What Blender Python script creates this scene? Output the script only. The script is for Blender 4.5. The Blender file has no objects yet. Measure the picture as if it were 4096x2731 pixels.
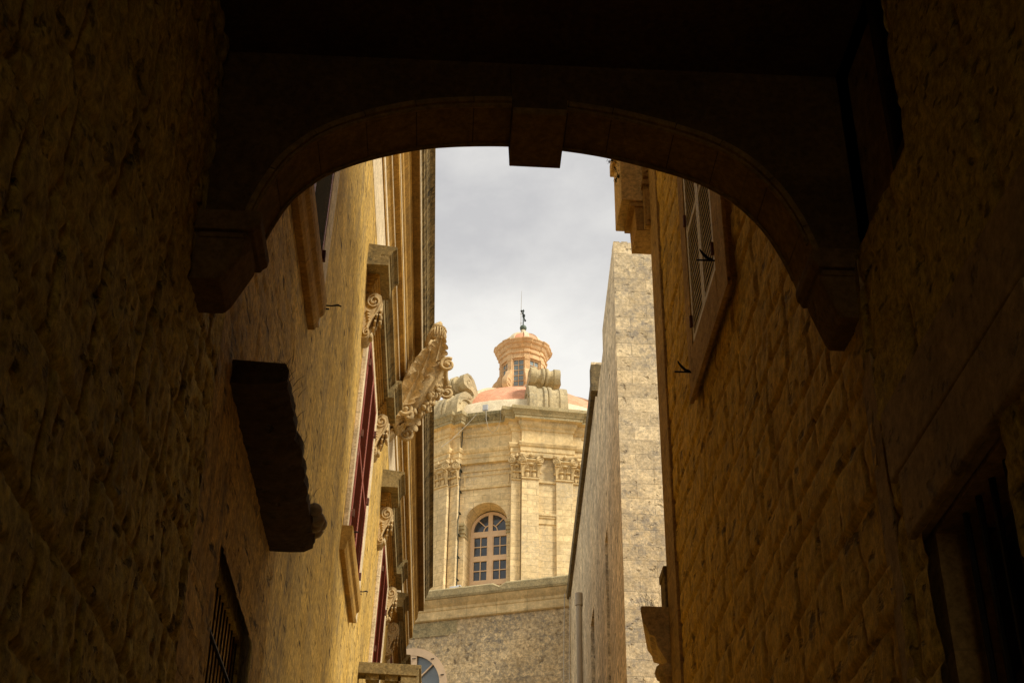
import bpy, math, random
from mathutils import Vector, Matrix, noise
random.seed(7)
S = bpy.context.scene
C = bpy.data.collections.new('place'); S.collection.children.link(C)
R = math.radians
sin, cos, pi = math.sin, math.cos, math.pi

# ------------------------------------------------------------------ materials
def nodes(name):
    m = bpy.data.materials.new(name); m.use_nodes = True
    nt = m.node_tree; nt.nodes.clear()
    out = nt.nodes.new('ShaderNodeOutputMaterial'); b = nt.nodes.new('ShaderNodeBsdfPrincipled')
    nt.links.new(b.outputs[0], out.inputs[0])
    return m, nt, b
class NT:
    def __init__(s, nt): s.nt = nt
    def n(s, t, **k):
        x = s.nt.nodes.new(t)
        for a, v in k.items(): setattr(x, a, v)
        return x
    def l(s, a, b): s.nt.links.new(a, b)
    def noise(s, vec, scale, detail=6, rough=.6, dist=0):
        x = s.n('ShaderNodeTexNoise'); s.l(vec, x.inputs['Vector'])
        x.inputs['Scale'].default_value = scale; x.inputs['Detail'].default_value = detail
        x.inputs['Roughness'].default_value = rough; x.inputs['Distortion'].default_value = dist
        return x.outputs['Fac']
    def mr(s, v, a, b, c=0., d=1.):
        x = s.n('ShaderNodeMapRange'); s.l(v, x.inputs[0])
        for i, q in enumerate((a, b, c, d)): x.inputs[i+1].default_value = q
        return x.outputs[0]
    def math(s, op, a, b):
        x = s.n('ShaderNodeMath', operation=op)
        for i, q in enumerate((a, b)):
            if isinstance(q, (int, float)): x.inputs[i].default_value = q
            else: s.l(q, x.inputs[i])
        return x.outputs[0]
    def mix(s, f, a, b, mode='MIX'):
        x = s.n('ShaderNodeMix', data_type='RGBA', blend_type=mode)
        for i, q in ((0, f), (6, a), (7, b)):
            if isinstance(q, (int, float)): x.inputs[i].default_value = q
            elif isinstance(q, tuple): x.inputs[i].default_value = (*q, 1)
            else: s.l(q, x.inputs[i])
        return x.outputs[2]
    def mapping(s, vec, scale):
        x = s.n('ShaderNodeMapping'); s.l(vec, x.inputs[0]); x.inputs['Scale'].default_value = scale
        return x.outputs[0]

def stone(name, c1, c2, plane='YZ', bw=.55, bh=.27, joint=.5, msize=.006, lichen=0., lcol=(.16, .15, .13),
          lscale=1.3, streak=0., scol=(.07, .06, .045), pits=.4, bump=.5, relief=.012, warp=.02, bricks=True, grain=24, pitscale=(9, 9, 9),
          blockvar=.5, speck=.5):
    m, nt, b = nodes(name); t = NT(nt)
    tc = t.n('ShaderNodeTexCoord').outputs['Object']
    sep = t.n('ShaderNodeSeparateXYZ'); t.l(tc, sep.inputs[0])
    cmb = t.n('ShaderNodeCombineXYZ')
    a, z = {'YZ': (1, 2), 'XZ': (0, 2), 'XY': (0, 1)}[plane]
    t.l(sep.outputs[a], cmb.inputs[0]); t.l(sep.outputs[z], cmb.inputs[1])
    # gently wandering joints
    wn = t.n('ShaderNodeTexNoise'); t.l(tc, wn.inputs['Vector']); wn.inputs['Scale'].default_value = 1.7; wn.inputs['Detail'].default_value = 4
    sub = t.n('ShaderNodeVectorMath', operation='SUBTRACT'); t.l(wn.outputs['Color'], sub.inputs[0]); sub.inputs[1].default_value = (.5, .5, .5)
    scl = t.n('ShaderNodeVectorMath', operation='SCALE'); t.l(sub.outputs[0], scl.inputs[0]); scl.inputs['Scale'].default_value = warp * 2.5
    add = t.n('ShaderNodeVectorMath', operation='ADD'); t.l(cmb.outputs[0], add.inputs[0]); t.l(scl.outputs[0], add.inputs[1])
    big = t.noise(tc, .8, 5, .6); mid = t.noise(tc, 4.5, 8, .65, .4); fine = t.noise(tc, grain, 8, .7)
    col = t.mix(t.mr(big, .3, .7), c1, c2)
    col = t.mix(.55, col, t.mix(t.mr(mid, .3, .7), (.62, .58, .5), (1.32, 1.3, 1.26)), 'MULTIPLY')
    if speck > 0: col = t.mix(speck, col, t.mix(t.mr(t.noise(tc, grain * 1.1, 5, .75), .36, .64), (.45, .40, .32), (1.55, 1.52, 1.45)), 'MULTIPLY')
    h = t.math('MULTIPLY', fine, .35)
    h = t.math('ADD', h, t.math('MULTIPLY', mid, .6))
    if bricks:
        br = t.n('ShaderNodeTexBrick'); t.l(add.outputs[0], br.inputs['Vector'])
        br.inputs['Scale'].default_value = 1; br.inputs['Brick Width'].default_value = bw; br.inputs['Row Height'].default_value = bh
        br.inputs['Mortar Size'].default_value = msize; br.inputs['Mortar Smooth'].default_value = .35
        br.inputs['Color1'].default_value = (.72, .70, .66, 1); br.inputs['Color2'].default_value = (1.2, 1.18, 1.12, 1); br.inputs['Mortar'].default_value = (1, 1, 1, 1)
        br.inputs['Bias'].default_value = 0
        col = t.mix(blockvar, col, br.outputs['Color'], 'MULTIPLY')
        jn = t.math('MULTIPLY', br.outputs['Fac'], t.mr(t.noise(tc, 2.3, 4), .35, .6, .25, 1.))
        col = t.mix(t.math('MULTIPLY', jn, joint), col, (.10, .07, .035))
        h = t.math('SUBTRACT', h, t.math('MULTIPLY', jn, relief * 60))
    if pits > 0:
        pn = t.noise(t.mapping(tc, tuple(q for q in pitscale)), 1., 5, .55)
        pf = t.mr(pn, .30, .39, 1., 0.)
        col = t.mix(t.math('MULTIPLY', pf, pits), col, (.09, .06, .03))
        h = t.math('SUBTRACT', h, t.math('MULTIPLY', pf, .9))
    if lichen > 0:
        pl = t.mr(t.noise(tc, lscale, 6, .65), .5 - lichen * .22, .62, 0, 1)
        sp = t.mr(t.noise(tc, 9, 8, .8), .42, .58)
        col = t.mix(t.math('MULTIPLY', t.math('MULTIPLY', pl, sp), min(1, .45 + lichen * .5)), col, lcol)
    if streak > 0:
        sn = t.noise(t.mapping(tc, (3.2, 3.2, .28)), 1., 6, .65)
        sf = t.math('MULTIPLY', t.mr(sn, .5, .68), t.mr(t.noise(tc, 6, 6, .7), .35, .6))
        col = t.mix(t.math('MULTIPLY', sf, streak), col, scol)
    t.l(col, b.inputs['Base Color']); b.inputs['Roughness'].default_value = .93
    b.inputs['Specular IOR Level'].default_value = .15
    bp = t.n('ShaderNodeBump'); bp.inputs['Strength'].default_value = bump; bp.inputs['Distance'].default_value = .03
    t.l(h, bp.inputs['Height']); t.l(bp.outputs[0], b.inputs['Normal'])
    return m

def paint(name, c, rough=.5, metal=0., var=.35, scale=6, wear=None, spec=.4, bump=.15):
    m, nt, b = nodes(name); t = NT(nt)
    tc = t.n('ShaderNodeTexCoord').outputs['Object']
    n1 = t.noise(tc, scale, 8, .65)
    col = t.mix(t.mr(n1, .3, .7), tuple(q * (1 - var) for q in c), tuple(min(1, q * (1 + var)) for q in c))
    if wear: col = t.mix(t.mr(t.noise(tc, scale * 2.3, 8, .75), .56, .64), col, wear)
    t.l(col, b.inputs['Base Color']); b.inputs['Roughness'].default_value = rough; b.inputs['Metallic'].default_value = metal
    b.inputs['Specular IOR Level'].default_value = spec
    bp = t.n('ShaderNodeBump'); bp.inputs['Strength'].default_value = bump; bp.inputs['Distance'].default_value = .01
    t.l(n1, bp.inputs['Height']); t.l(bp.outputs[0], b.inputs['Normal'])
    return m

HONEY1, HONEY2 = (.50, .335, .135), (.60, .425, .195)
M = {}
M['palace'] = stone('palace_limestone', (.56, .36, .085), (.66, .45, .13), 'YZ', .62, .27, .45, .006, lichen=.3, lcol=(.22, .17, .10), lscale=1.6, streak=.9, scol=(.13, .10, .06), pits=1., bump=.8, grain=16, pitscale=(11, 3.2, 11), relief=.008, speck=.75)
M['palace_pale'] = stone('palace_pale_limestone', (.64, .52, .33), (.72, .60, .40), 'YZ', .62, .25, .55, .008, pits=.15, bump=.2, blockvar=.25)
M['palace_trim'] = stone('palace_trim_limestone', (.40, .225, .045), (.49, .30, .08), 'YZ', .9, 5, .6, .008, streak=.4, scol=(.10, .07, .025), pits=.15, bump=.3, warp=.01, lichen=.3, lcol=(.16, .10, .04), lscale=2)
M['weathered'] = stone('weathered_cornice_stone', (.25, .18, .07), (.36, .27, .12), 'YZ', bricks=False, lichen=.8, lcol=(.06, .05, .026), lscale=2.5, pits=.3, bump=.5)
M['dark_soffit'] = stone('dark_soffit_stone', (.20, .115, .03), (.27, .16, .045), 'YZ', .8, 6, .6, .012, lichen=.4, lcol=(.07, .045, .015), lscale=2.5, pits=.1, bump=.3)  # darker base colour for the cornice corona
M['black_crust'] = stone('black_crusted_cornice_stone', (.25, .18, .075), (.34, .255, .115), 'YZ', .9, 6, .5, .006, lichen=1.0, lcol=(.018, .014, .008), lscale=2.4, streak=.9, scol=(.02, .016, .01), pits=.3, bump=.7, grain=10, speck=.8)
M['carved'] = stone('carved_limestone', (.52, .37, .17), (.62, .47, .25), 'YZ', bricks=False, lichen=.35, lcol=(.22, .18, .11), lscale=3, pits=.15, bump=.4)
M['rough'] = stone('rough_hewn_limestone', (.44, .32, .05), (.56, .42, .085), 'YZ', bricks=False, pits=.6, bump=1.0, grain=18, pitscale=(14, 9, 18), streak=.15, speck=.8)
M['shaded_stone'] = stone('shade_dark_limestone', (.085, .048, .014), (.12, .07, .02), 'XZ', .8, .32, .35, .005, pits=.2, bump=.35)  # shade of the arch face put into a near-black base colour
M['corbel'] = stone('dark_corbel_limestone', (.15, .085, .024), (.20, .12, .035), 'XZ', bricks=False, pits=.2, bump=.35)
M['slab_dark'] = stone('near_black_stone', (.06, .038, .016), (.095, .062, .028), 'YZ', bricks=False, pits=.5, bump=1., grain=16)  # near-black base colour for the broken slab
M['rough_trim'] = stone('rough_lintel_limestone', (.36, .24, .085), (.44, .31, .13), 'YZ', bricks=False, pits=.5, bump=.8, grain=14)
M['arch'] = stone('lit_archway_limestone', (.23, .135, .032), (.30, .185, .048), 'XZ', .8, .36, .3, .005, pits=.25, bump=.35, lichen=.3, lcol=(.10, .06, .02))  # paler stone for the arch underside, its light put into the colour
M['house'] = stone('house_limestone', (.62, .39, .055), (.72, .48, .09), 'YZ', bricks=False, lichen=.25, lcol=(.26, .19, .07), lscale=.8, streak=.4, scol=(.16, .11, .04), pits=.75, bump=.6, grain=14, pitscale=(9, 4, 10), speck=.6)
M['house_trim'] = stone('house_trim_limestone', (.40, .25, .075), (.50, .33, .115), 'YZ', .9, .5, .5, .007, pits=.3, bump=.4)
M['golden_cornice'] = stone('golden_roof_cornice_stone', (.66, .47, .19), (.74, .56, .26), 'XZ', bricks=False, lichen=.35, lcol=(.14, .11, .05), lscale=3, pits=.2, bump=.4)
M['house_band'] = stone('house_corner_limestone', (.40, .26, .08), (.48, .33, .12), 'YZ', 3., .42, .6, .007, pits=.3, bump=.4)
M['tower_front'] = stone('lichened_tower_limestone', (.68, .54, .33), (.78, .65, .43), 'XZ', .62, .285, .4, .007, lichen=.66, lcol=(.20, .185, .165), lscale=1.1, pits=.5, bump=.8, warp=.03, grain=20, relief=.006, pitscale=(7, 7, 9), blockvar=.7)
M['tower_side'] = stone('tower_side_limestone', (.70, .575, .38), (.82, .70, .49), 'YZ', .62, .285, .35, .008, lichen=.5, lcol=(.26, .23, .18), lscale=1.1, streak=.6, scol=(.2, .165, .12), pits=.8, bump=.8, grain=7, pitscale=(6, 4, 6), speck=.8)
M['coping'] = stone('blackened_coping_stone', (.16, .12, .06), (.24, .18, .09), 'YZ', bricks=False, lichen=.9, lcol=(.05, .04, .025), pits=.3, bump=.5)
M['church'] = stone('church_limestone', (.68, .515, .27), (.76, .60, .34), 'XZ', .75, .29, .6, .011, lichen=.36, lcol=(.35, .30, .22), lscale=.5, pits=.12, bump=.3, grain=6, streak=.25, scol=(.30, .235, .14), speck=.28, blockvar=.35)
M['church_trim'] = stone('church_moulded_limestone', (.68, .505, .255), (.76, .59, .32), 'XZ', .9, 6, .35, .009, lichen=.28, lcol=(.30, .25, .16), lscale=.9, streak=.5, scol=(.17, .13, .07), pits=.05, bump=.25, grain=7, speck=.22)
M['church_top'] = stone('weathered_church_cornice', (.42, .33, .17), (.52, .42, .23), 'XZ', bricks=False, lichen=.85, lcol=(.17, .15, .085), lscale=1.1, pits=.25, bump=.4, streak=.35, scol=(.08, .07, .04))
M['church_black'] = stone('blackened_church_cornice', (.26, .22, .11), (.38, .31, .16), 'XZ', bricks=False, lichen=1., lcol=(.035, .033, .02), lscale=1.4, pits=.25, bump=.4, streak=.7, scol=(.03, .03, .02))
M['nave'] = stone('lichened_nave_limestone', (.60, .455, .26), (.70, .55, .33), 'XZ', .9, .30, .4, .008, lichen=.9, lcol=(.20, .175, .135), lscale=.8, pits=.7, bump=.6, warp=.02, grain=10, pitscale=(5, 5, 5), speck=.8)
M['scroll'] = stone('grey_scroll_stone', (.46, .37, .21), (.56, .46, .28), 'XZ', .7, .42, .5, .009, lichen=.7, lcol=(.22, .19, .13), lscale=1.5, pits=.35, bump=.5)
M['cream'] = stone('cream_rib_render', (.66, .56, .38), (.74, .64, .46), 'XZ', bricks=False, lichen=.25, lcol=(.42, .36, .24), lscale=1.2, pits=0, bump=.2, streak=.2, scol=(.4, .33, .2))
M['pink'] = stone('pink_dome_render', (.66, .31, .18), (.74, .38, .235), 'XZ', bricks=False, pits=.1, bump=.15, lichen=.12, lcol=(.5, .27, .17), streak=.15, scol=(.4, .2, .12))
M['ochre'] = stone('ochre_lantern_render', (.66, .42, .20), (.76, .56, .33), 'XZ', bricks=False, lichen=.4, lcol=(.40, .21, .10), lscale=1.6, pits=.08, bump=.25, streak=.4, scol=(.38, .2, .09))
M['frame'] = paint('peach_painted_timber', (.68, .48, .285), .6, var=.12, scale=3)
M['glass_dark'] = paint('dark_window_glass', (.035, .042, .052), .12, var=.3, scale=2, spec=.6, bump=0)
M['glass_pale'] = paint('pale_leaded_glass', (.19, .225, .215), .25, var=.15, scale=3, spec=.5, bump=0)
M['glass_lun'] = paint('grey_blue_glass', (.155, .18, .19), .2, var=.12, scale=2, spec=.5, bump=0)
M['red'] = paint('red_painted_louvre', (.20, .030, .012), .55, var=.35, scale=9, wear=(.24, .07, .035))
M['redpink'] = paint('faded_red_frame', (.30, .075, .045), .6, var=.3, scale=9, wear=(.42, .26, .19))
M['white_paint'] = paint('flaking_white_paint', (.72, .66, .54), .6, var=.12, scale=9, wear=(.42, .33, .2))
M['cream_louvre'] = paint('cream_painted_louvre', (.50, .39, .22), .6, var=.15, scale=9)
M['grey_louvre'] = paint('dark_grey_louvre', (.075, .072, .08), .5, var=.3, scale=9)
M['iron'] = paint('black_iron', (.016, .012, .010), .6, .3, var=.4, scale=20)
M['rust'] = paint('rusty_iron', (.13, .045, .02), .8, .1, var=.5, scale=20)
M['void'] = paint('dark_interior', (.006, .005, .004), .9, var=.2)
M['green_metal'] = paint('green_patinated_copper', (.10, .125, .085), .6, .2, var=.35, scale=12)
M['dark_green'] = paint('dark_green_iron', (.025, .035, .027), .5, .4, var=.3)
M['brass'] = paint('dull_brass_rod', (.25, .19, .09), .5, .5)
M['pipe'] = paint('beige_plastic_pipe', (.33, .26, .165), .5, var=.12, scale=2)
M['cable'] = paint('pale_cable', (.50, .44, .33), .6)
M['white_box'] = paint('weathered_white_plastic', (.62, .62, .60), .5, var=.12)
M['grey_box'] = paint('grey_floodlight_housing', (.42, .42, .41), .5, var=.1)
M['leaf'] = paint('dusty_green_leaf', (.075, .085, .03), .7, var=.4, scale=30)
M['straw'] = paint('dry_grass_stalk', (.10, .075, .035), .8, var=.3, scale=30)
M['bird'] = paint('dark_feathers', (.03, .028, .025), .8)
M['paving'] = stone('street_paving', (.22, .165, .09), (.30, .23, .13), 'XY', .6, .4, .5, .01, pits=.3, bump=.4)
M['timber'] = paint('dark_brown_timber', (.06, .035, .018), .7, var=.4, scale=8)
M['pale_lump'] = paint('pale_crumbled_plaster', (.42, .33, .2), .9, var=.3, scale=14, bump=.5)

# ------------------------------------------------------------------ mesh helper
class MB:
    def __init__(s): s.v = []; s.f = []; s.tf = None
    def V(s, p):
        p = Vector(p)
        if s.tf is not None: p = s.tf(p) if callable(s.tf) else s.tf @ p
        s.v.append(tuple(p)); return len(s.v) - 1
    def box(s, x0, x1, y0, y1, z0, z1):
        i = [s.V(p) for p in ((x0,y0,z0),(x1,y0,z0),(x1,y1,z0),(x0,y1,z0),(x0,y0,z1),(x1,y0,z1),(x1,y1,z1),(x0,y1,z1))]
        s.f += [tuple(i[k] for k in q) for q in ((0,3,2,1),(4,5,6,7),(0,1,5,4),(1,2,6,5),(2,3,7,6),(3,0,4,7))]
        return s
    def loft(s, rings, closed=True, cap0=True, cap1=True):
        ids = [[s.V(p) for p in r] for r in rings]; n = len(ids[0])
        for a, b in zip(ids, ids[1:]):
            for k in range(n if closed else n - 1):
                k2 = (k + 1) % n
                s.f.append((a[k], a[k2], b[k2], b[k]))
        if cap0: s.f.append(tuple(reversed(ids[0])))
        if cap1: s.f.append(tuple(ids[-1]))
        return s
    def prism(s, poly, fn, w0, w1):   # poly of (u,v); fn(u,v,w) -> xyz
        return s.loft([[fn(u, v, w0) for u, v in poly], [fn(u, v, w1) for u, v in poly]])
    def tube(s, pts, r, n=8, cap=True):
        pts = [Vector(p) for p in pts]; rings = []
        rr = r if isinstance(r, (list, tuple)) else [r] * len(pts)
        prev = None
        for i, p in enumerate(pts):
            d = (pts[min(i+1, len(pts)-1)] - pts[max(i-1, 0)]).normalized()
            if prev is None:
                a = d.orthogonal().normalized()
            else:
                a = (prev - d * prev.dot(d)).normalized()
            prev = a; b = d.cross(a)
            rings.append([p + (a * cos(2*pi*k/n) + b * sin(2*pi*k/n)) * rr[i] for k in range(n)])
        return s.loft(rings, True, cap, cap)
    def lathe(s, prof, c=(0, 0), n=24, a0=0, a1=2*pi):
        rings = []
        for k in range(n + (0 if a1 - a0 > 6.2 else 1)):
            a = a0 + (a1 - a0) * k / n
            rings.append([(c[0] + r * cos(a), c[1] + r * sin(a), z) for r, z in prof])
        ids = [[s.V(p) for p in r] for r in rings]
        N = len(ids)
        for k in range(N if a1 - a0 > 6.2 else N - 1):
            a, b = ids[k], ids[(k + 1) % N]
            for j in range(len(prof) - 1): s.f.append((a[j], b[j], b[j+1], a[j+1]))
        return s
    def ell(s, c, r, n=12, m=8, rot=None):
        c = Vector(c); rings = []
        for j in range(1, m):
            th = pi * j / m
            ring = []
            for k in range(n):
                p = Vector((r[0]*sin(th)*cos(2*pi*k/n), r[1]*sin(th)*sin(2*pi*k/n), -r[2]*cos(th)))
                if rot is not None: p = rot @ p
                ring.append(c + p)
            rings.append(ring)
        return s.loft(rings)
    def build(s, name, mat, parent=None, smooth=False, bevel=0, inv=True, auto=None):
        me = bpy.data.meshes.new(name); me.from_pydata(s.v, [], s.f); me.validate()
        me.materials.append(M[mat] if isinstance(mat, str) else mat)
        o = bpy.data.objects.new(name, me); C.objects.link(o)
        import bmesh
        bm = bmesh.new(); bm.from_mesh(me); bmesh.ops.recalc_face_normals(bm, faces=bm.faces); bm.to_mesh(me); bm.free()
        if smooth:
            for p in me.polygons: p.use_smooth = True
            if auto: me.set_sharp_from_angle(angle=R(auto))
        if bevel:
            md = o.modifiers.new('edge', 'BEVEL'); md.width = bevel; md.segments = 2; md.limit_method = 'ANGLE'; md.angle_limit = R(35)
        if parent is not None:
            o.parent = parent
            if inv and parent.type == 'EMPTY' and not parent.get('_local'):
                o.matrix_parent_inverse = Matrix.Translation(parent.location).inverted()
        return o
def tag(o, label=None, cat=None, group=None, kind=None):
    if label: o['label'] = label
    if cat: o['category'] = cat
    if group: o['group'] = group
    if kind: o['kind'] = kind
    return o
def thing(name, label, cat, loc, group=None):
    o = bpy.data.objects.new(name, None); C.objects.link(o); o.location = loc; o.empty_display_size = .2
    return tag(o, label, cat, group)
def pieces(name, mbs, mat, parent, **k):
    return [m.build(name, mat, parent, **k) for m in mbs]
def bx1(*a, tf=None):
    m = MB(); m.tf = tf; return m.box(*a)
def spiral(c, r0, r1, turns, a0, fn, n=40, sgn=1):
    return [fn(c[0] + (r0 + (r1 - r0) * i / n) * cos(a0 + sgn * 2*pi*turns * i / n), c[1] + (r0 + (r1 - r0) * i / n) * sin(a0 + sgn * 2*pi*turns * i / n)) for i in range(n + 1)]

# ------------------------------------------------------------------ ground
g = MB(); g.v = [(-150, -60, 0), (150, -60, 0), (150, 200, 0), (-150, 200, 0)]; g.f = [(0, 1, 2, 3)]
tag(g.build('ground', stone('dusty_ground', (.24, .18, .10), (.30, .23, .13), 'XY', bricks=False, pits=0, bump=.2)), kind='structure')
g = MB(); g.v = [(-1.3, -12, .004), (1.95, -12, .004), (3.4, 39, .004), (-1.6, 39, .004)]; g.f = [(0, 1, 2, 3)]
tag(g.build('street', 'paving'), kind='structure')

# ------------------------------------------------------------------ wall face with true relief
def rough_face(X, y0, y1, z0, z1, step, holes, sgn, bw, bh, depth, rough, seed, groove=.02, jw=.045, irr=1.):
    """vertical face in the plane X, relief towards sgn, laid out in blocks with sunk joints"""
    mb = MB(); ny = int((y1 - y0) / step); nz = int((z1 - z0) / step); idx = {}
    rnd = random.Random(seed); offs = [rnd.random() * bw for _ in range(200)]; hs = []
    tone = {}
    zz = z0 - .3; rows = []
    while zz < z1 + .5:
        hgt = bh * rnd.uniform(.72, 1.35); rows.append((zz, zz + hgt)); zz += hgt
    def d(y, z):
        wy = noise.noise(Vector((y*.9, z*.9, seed))) * .12; wz = noise.noise(Vector((y*.8, z*.8, seed + 9))) * .07
        yy, zq = y + wy, z + wz
        for ri, (a, b) in enumerate(rows):
            if a <= zq < b: break
        dz = min(zq - a, b - zq)
        col = (yy + offs[ri]) / (bw * (.8 + .5 * ((ri * 37) % 7) / 7)); ci = math.floor(col); fr = col - ci
        dy = min(fr, 1 - fr) * bw
        key = (ri, ci)
        if key not in tone: tone[key] = rnd.uniform(-1, 1)
        e = min(dy, dz)
        s = min(1, e / (jw * (.6 + .9 * abs(noise.noise(Vector((y*2.1, z*2.1, seed + 20))))))); s = s * s * (3 - 2 * s)
        n1 = noise.fractal(Vector((y*3, z*3, seed)), 1., 2.1, 4)
        n2 = noise.fractal(Vector((y*11, z*6, seed + 3)), .8, 2.1, 4)
        pit = max(0, noise.noise(Vector((y*13, z*17, seed + 5))) - .22)
        return groove * (s - 1) + depth * tone[key] * s * .5 + rough * (.22 * n1 + .55 * n2 - 2.0 * pit)
    def inh(y, z, e=0):
        return any(a + e < y < b - e and c + e < z < q - e for a, b, c, q in holes)
    def snap(v, ends):
        for e in ends:
            if abs(v - e) < step * .51: return e
        return v
    ye = [q for h in holes for q in h[:2]]; ze = [q for h in holes for q in h[2:]]
    for i in range(ny + 1):
        for j in range(nz + 1):
            y = snap(y0 + (y1 - y0) * i / ny, ye); z = snap(z0 + (z1 - z0) * j / nz, ze)
            if inh(y, z, 1e-4): continue
            idx[i, j] = (mb.V((X + sgn * d(y, z), y, z)), y, z)
    for i in range(ny):
        for j in range(nz):
            q = [idx.get(k) for k in ((i, j), (i+1, j), (i+1, j+1), (i, j+1))]
            if None in q: continue
            cy = sum(k[1] for k in q) / 4; cz = sum(k[2] for k in q) / 4
            if inh(cy, cz): continue
            mb.f.append(tuple(k[0] for k in q))
    return mb
def wall_back(mb, xa, xb, y0, y1, z0, z1, holes):
    """solid body between xa and xb with rectangular holes left open"""
    ys = sorted({y0, y1, *[q for h in holes for q in h[:2]]}); zs = sorted({z0, z1, *[q for h in holes for q in h[2:]]})
    for a, b in zip(ys, ys[1:]):
        run = None
        for c, d in zip(zs, zs[1:]):
            cy, cz = (a + b) / 2, (c + d) / 2
            if any(h[0] < cy < h[1] and h[2] < cz < h[3] for h in holes):
                if run: mb.box(xa, xb, a, b, *run); run = None
            else: run = (run[0], d) if run else (c, d)
        if run: mb.box(xa, xb, a, b, *run)

# ------------------------------------------------------------------ left: rough near building with grille and slab
XL = -1.25
t = thing('rough_stone_building', 'dark rough-hewn stone building at far left, with a black iron grille low in its wall', 'building', (XL, 3, 0))
gh = [(7.15, 8.72, 2.6, 4.72)]
rough_face(XL, 1.6, 6.35, 1.6, 7.6, .024, [], 1, .66, .33, .007, .022, 3, groove=.026).build('wall', 'rough', t, smooth=True)
rough_face(XL, 6.35, 9.3, 1.6, 7.7, .03, gh, 1, .62, .30, .006, .010, 5, groove=.008).build('far_wall', 'palace', t, smooth=True)
mb = MB(); wall_back(mb, -2.6, XL - .075, -8, 9.3, 0, 12.4, gh); mb.box(XL - .074, XL, -8, 1.62, 0, 7.6); mb.box(XL - .074, XL, 1.62, 9.29, 0, 1.62); mb.box(XL - .074, XL - .01, 6.28, 6.42, 1.62, 7.6); mb.build('wall_core', 'rough', t)
mb = MB()
mb.box(XL - .34, XL - .30, 7.13, 8.74, 2.58, 4.74); mb.build('window_recess', 'void', t)
mb = MB()
for k in range(14): y = 7.2 + k * .115; mb.tube([(XL - .10, y, 2.6), (XL - .10, y, 4.72)], .006, 6)
for z in (3.1, 3.55, 4.0, 4.42): mb.box(XL - .112, XL - .092, 7.15, 8.72, z, z + .012)
mb.build('window_grille', 'iron', t)
# projecting broken slab
mb = MB(); N = 46; rings = []
for i in range(N + 1):
    y = 6.76 + 2.27 * i / N
    e = .026 * noise.fractal(Vector((y*7, 1.3, 0)), 1, 2, 4) + .012 * noise.noise(Vector((y*23, 0, 2)))
    rings.append([(XL - .09, y, 5.50), (-1.12, y, 5.495 + .02*noise.noise(Vector((y*6, 4, 0)))), (-1.02, y, 5.50 + .03*noise.noise(Vector((y*8, 7, 0)))),
                  (-.945 + e, y, 5.53 + .012*noise.noise(Vector((y*14, 3, 0)))), (-.94 + e*1.1, y, 5.59), (-.965 + e*.6, y, 5.635 + .02*noise.noise(Vector((y*15, 9, 0)))), (XL - .09, y, 5.65)])
mb.loft(rings)
sl = tag(thing('stone_slab', 'black broken-edged stone slab jutting from the dark left wall above the grille', 'stone slab', (XL, 7.9, 5.5)))
mb.build('slab', 'slab_dark', sl, smooth=True, auto=50)
mb = MB(); 
for k in range(7): mb.ell((-.93 + .02*sin(k*2.), 8.62 + .05*k, 5.60 + .02*cos(k*3.)), (.055, .06, .05), 10, 7)
mb.build('crumbled_plaster', 'pale_lump', sl, smooth=True)
def tuft(pts, label, loc, h, spread, n, seed):
    rd = random.Random(seed); mb = MB()
    for k in range(n):
        p = Vector(rd.choice(pts)) + Vector((rd.uniform(-.03, .03), rd.uniform(-.05, .05), 0)); a = rd.uniform(0, 6.28); L = h * rd.uniform(.5, 1)
        dx, dy = cos(a) * spread * rd.random() * L, sin(a) * spread * rd.random() * L
        mb.tube([p, p + Vector((dx*.5, dy*.5, L*.6)), p + Vector((dx*1.2, dy*1.2, L))], [.0018, .0014, .0005], 4)
    return tag(mb.build('dry_grass', 'straw'), label, 'dry grass', kind='stuff')
tuft([(-.95 - .02*k, 6.8 + .01*k, 5.64) for k in range(12)] + [(-.95, 6.8 + .12*k, 5.63) for k in range(16)], 'thin dry grass stalks along the edge of the broken stone slab', None, .09, .9, 60, 5)

# ------------------------------------------------------------------ archway over the alley
A = thing('stone_archway', 'shadowed stone archway with flat keystone bridging the alley overhead', 'archway', (.3, 5.6, 0))
XR = 1.85
curve = [(-1.045, 5.60), (-1.0, 5.79), (-.91, 6.01), (-.80, 6.15), (-.70, 6.235), (-.56, 6.31), (-.39, 6.375), (-.23, 6.42), (-.065, 6.445), (.10, 6.458), (.22, 6.462), (.36, 6.46), (.5, 6.447),
         (.63, 6.43), (.76, 6.405), (.95, 6.355), (1.12, 6.30), (1.26, 6.235), (1.40, 6.13), (1.52, 5.98), (1.60, 5.82), (1.655, 5.66), (1.69, 5.5)]
def offset_curve(c, d):
    o = []
    for i, p in enumerate(c):
        a, b = Vector(c[max(0, i-1)]), Vector(c[min(len(c)-1, i+1)]); tdir = (b - a).normalized(); n = Vector((-tdir.y, tdir.x))
        o.append((p[0] + n.x * d, p[1] + n.y * d))
    return o
def dens(c, k=3):
    o = []
    for i in range(len(c) - 1):
        p0, p1, p2, p3 = (Vector(c[max(0, i-1)]), Vector(c[i]), Vector(c[i+1]), Vector(c[min(len(c)-1, i+2)]))
        for j in range(k):
            u = j / k
            o.append(tuple(.5 * ((2*p1) + (p2 - p0)*u + (2*p0 - 5*p1 + 4*p2 - p3)*u*u + (3*p1 - p0 - 3*p2 + p3)*u**3)))
    o.append(tuple(c[-1])); return o
cv = dens(curve, 4)
ring = offset_curve(cv, .17)
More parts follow.
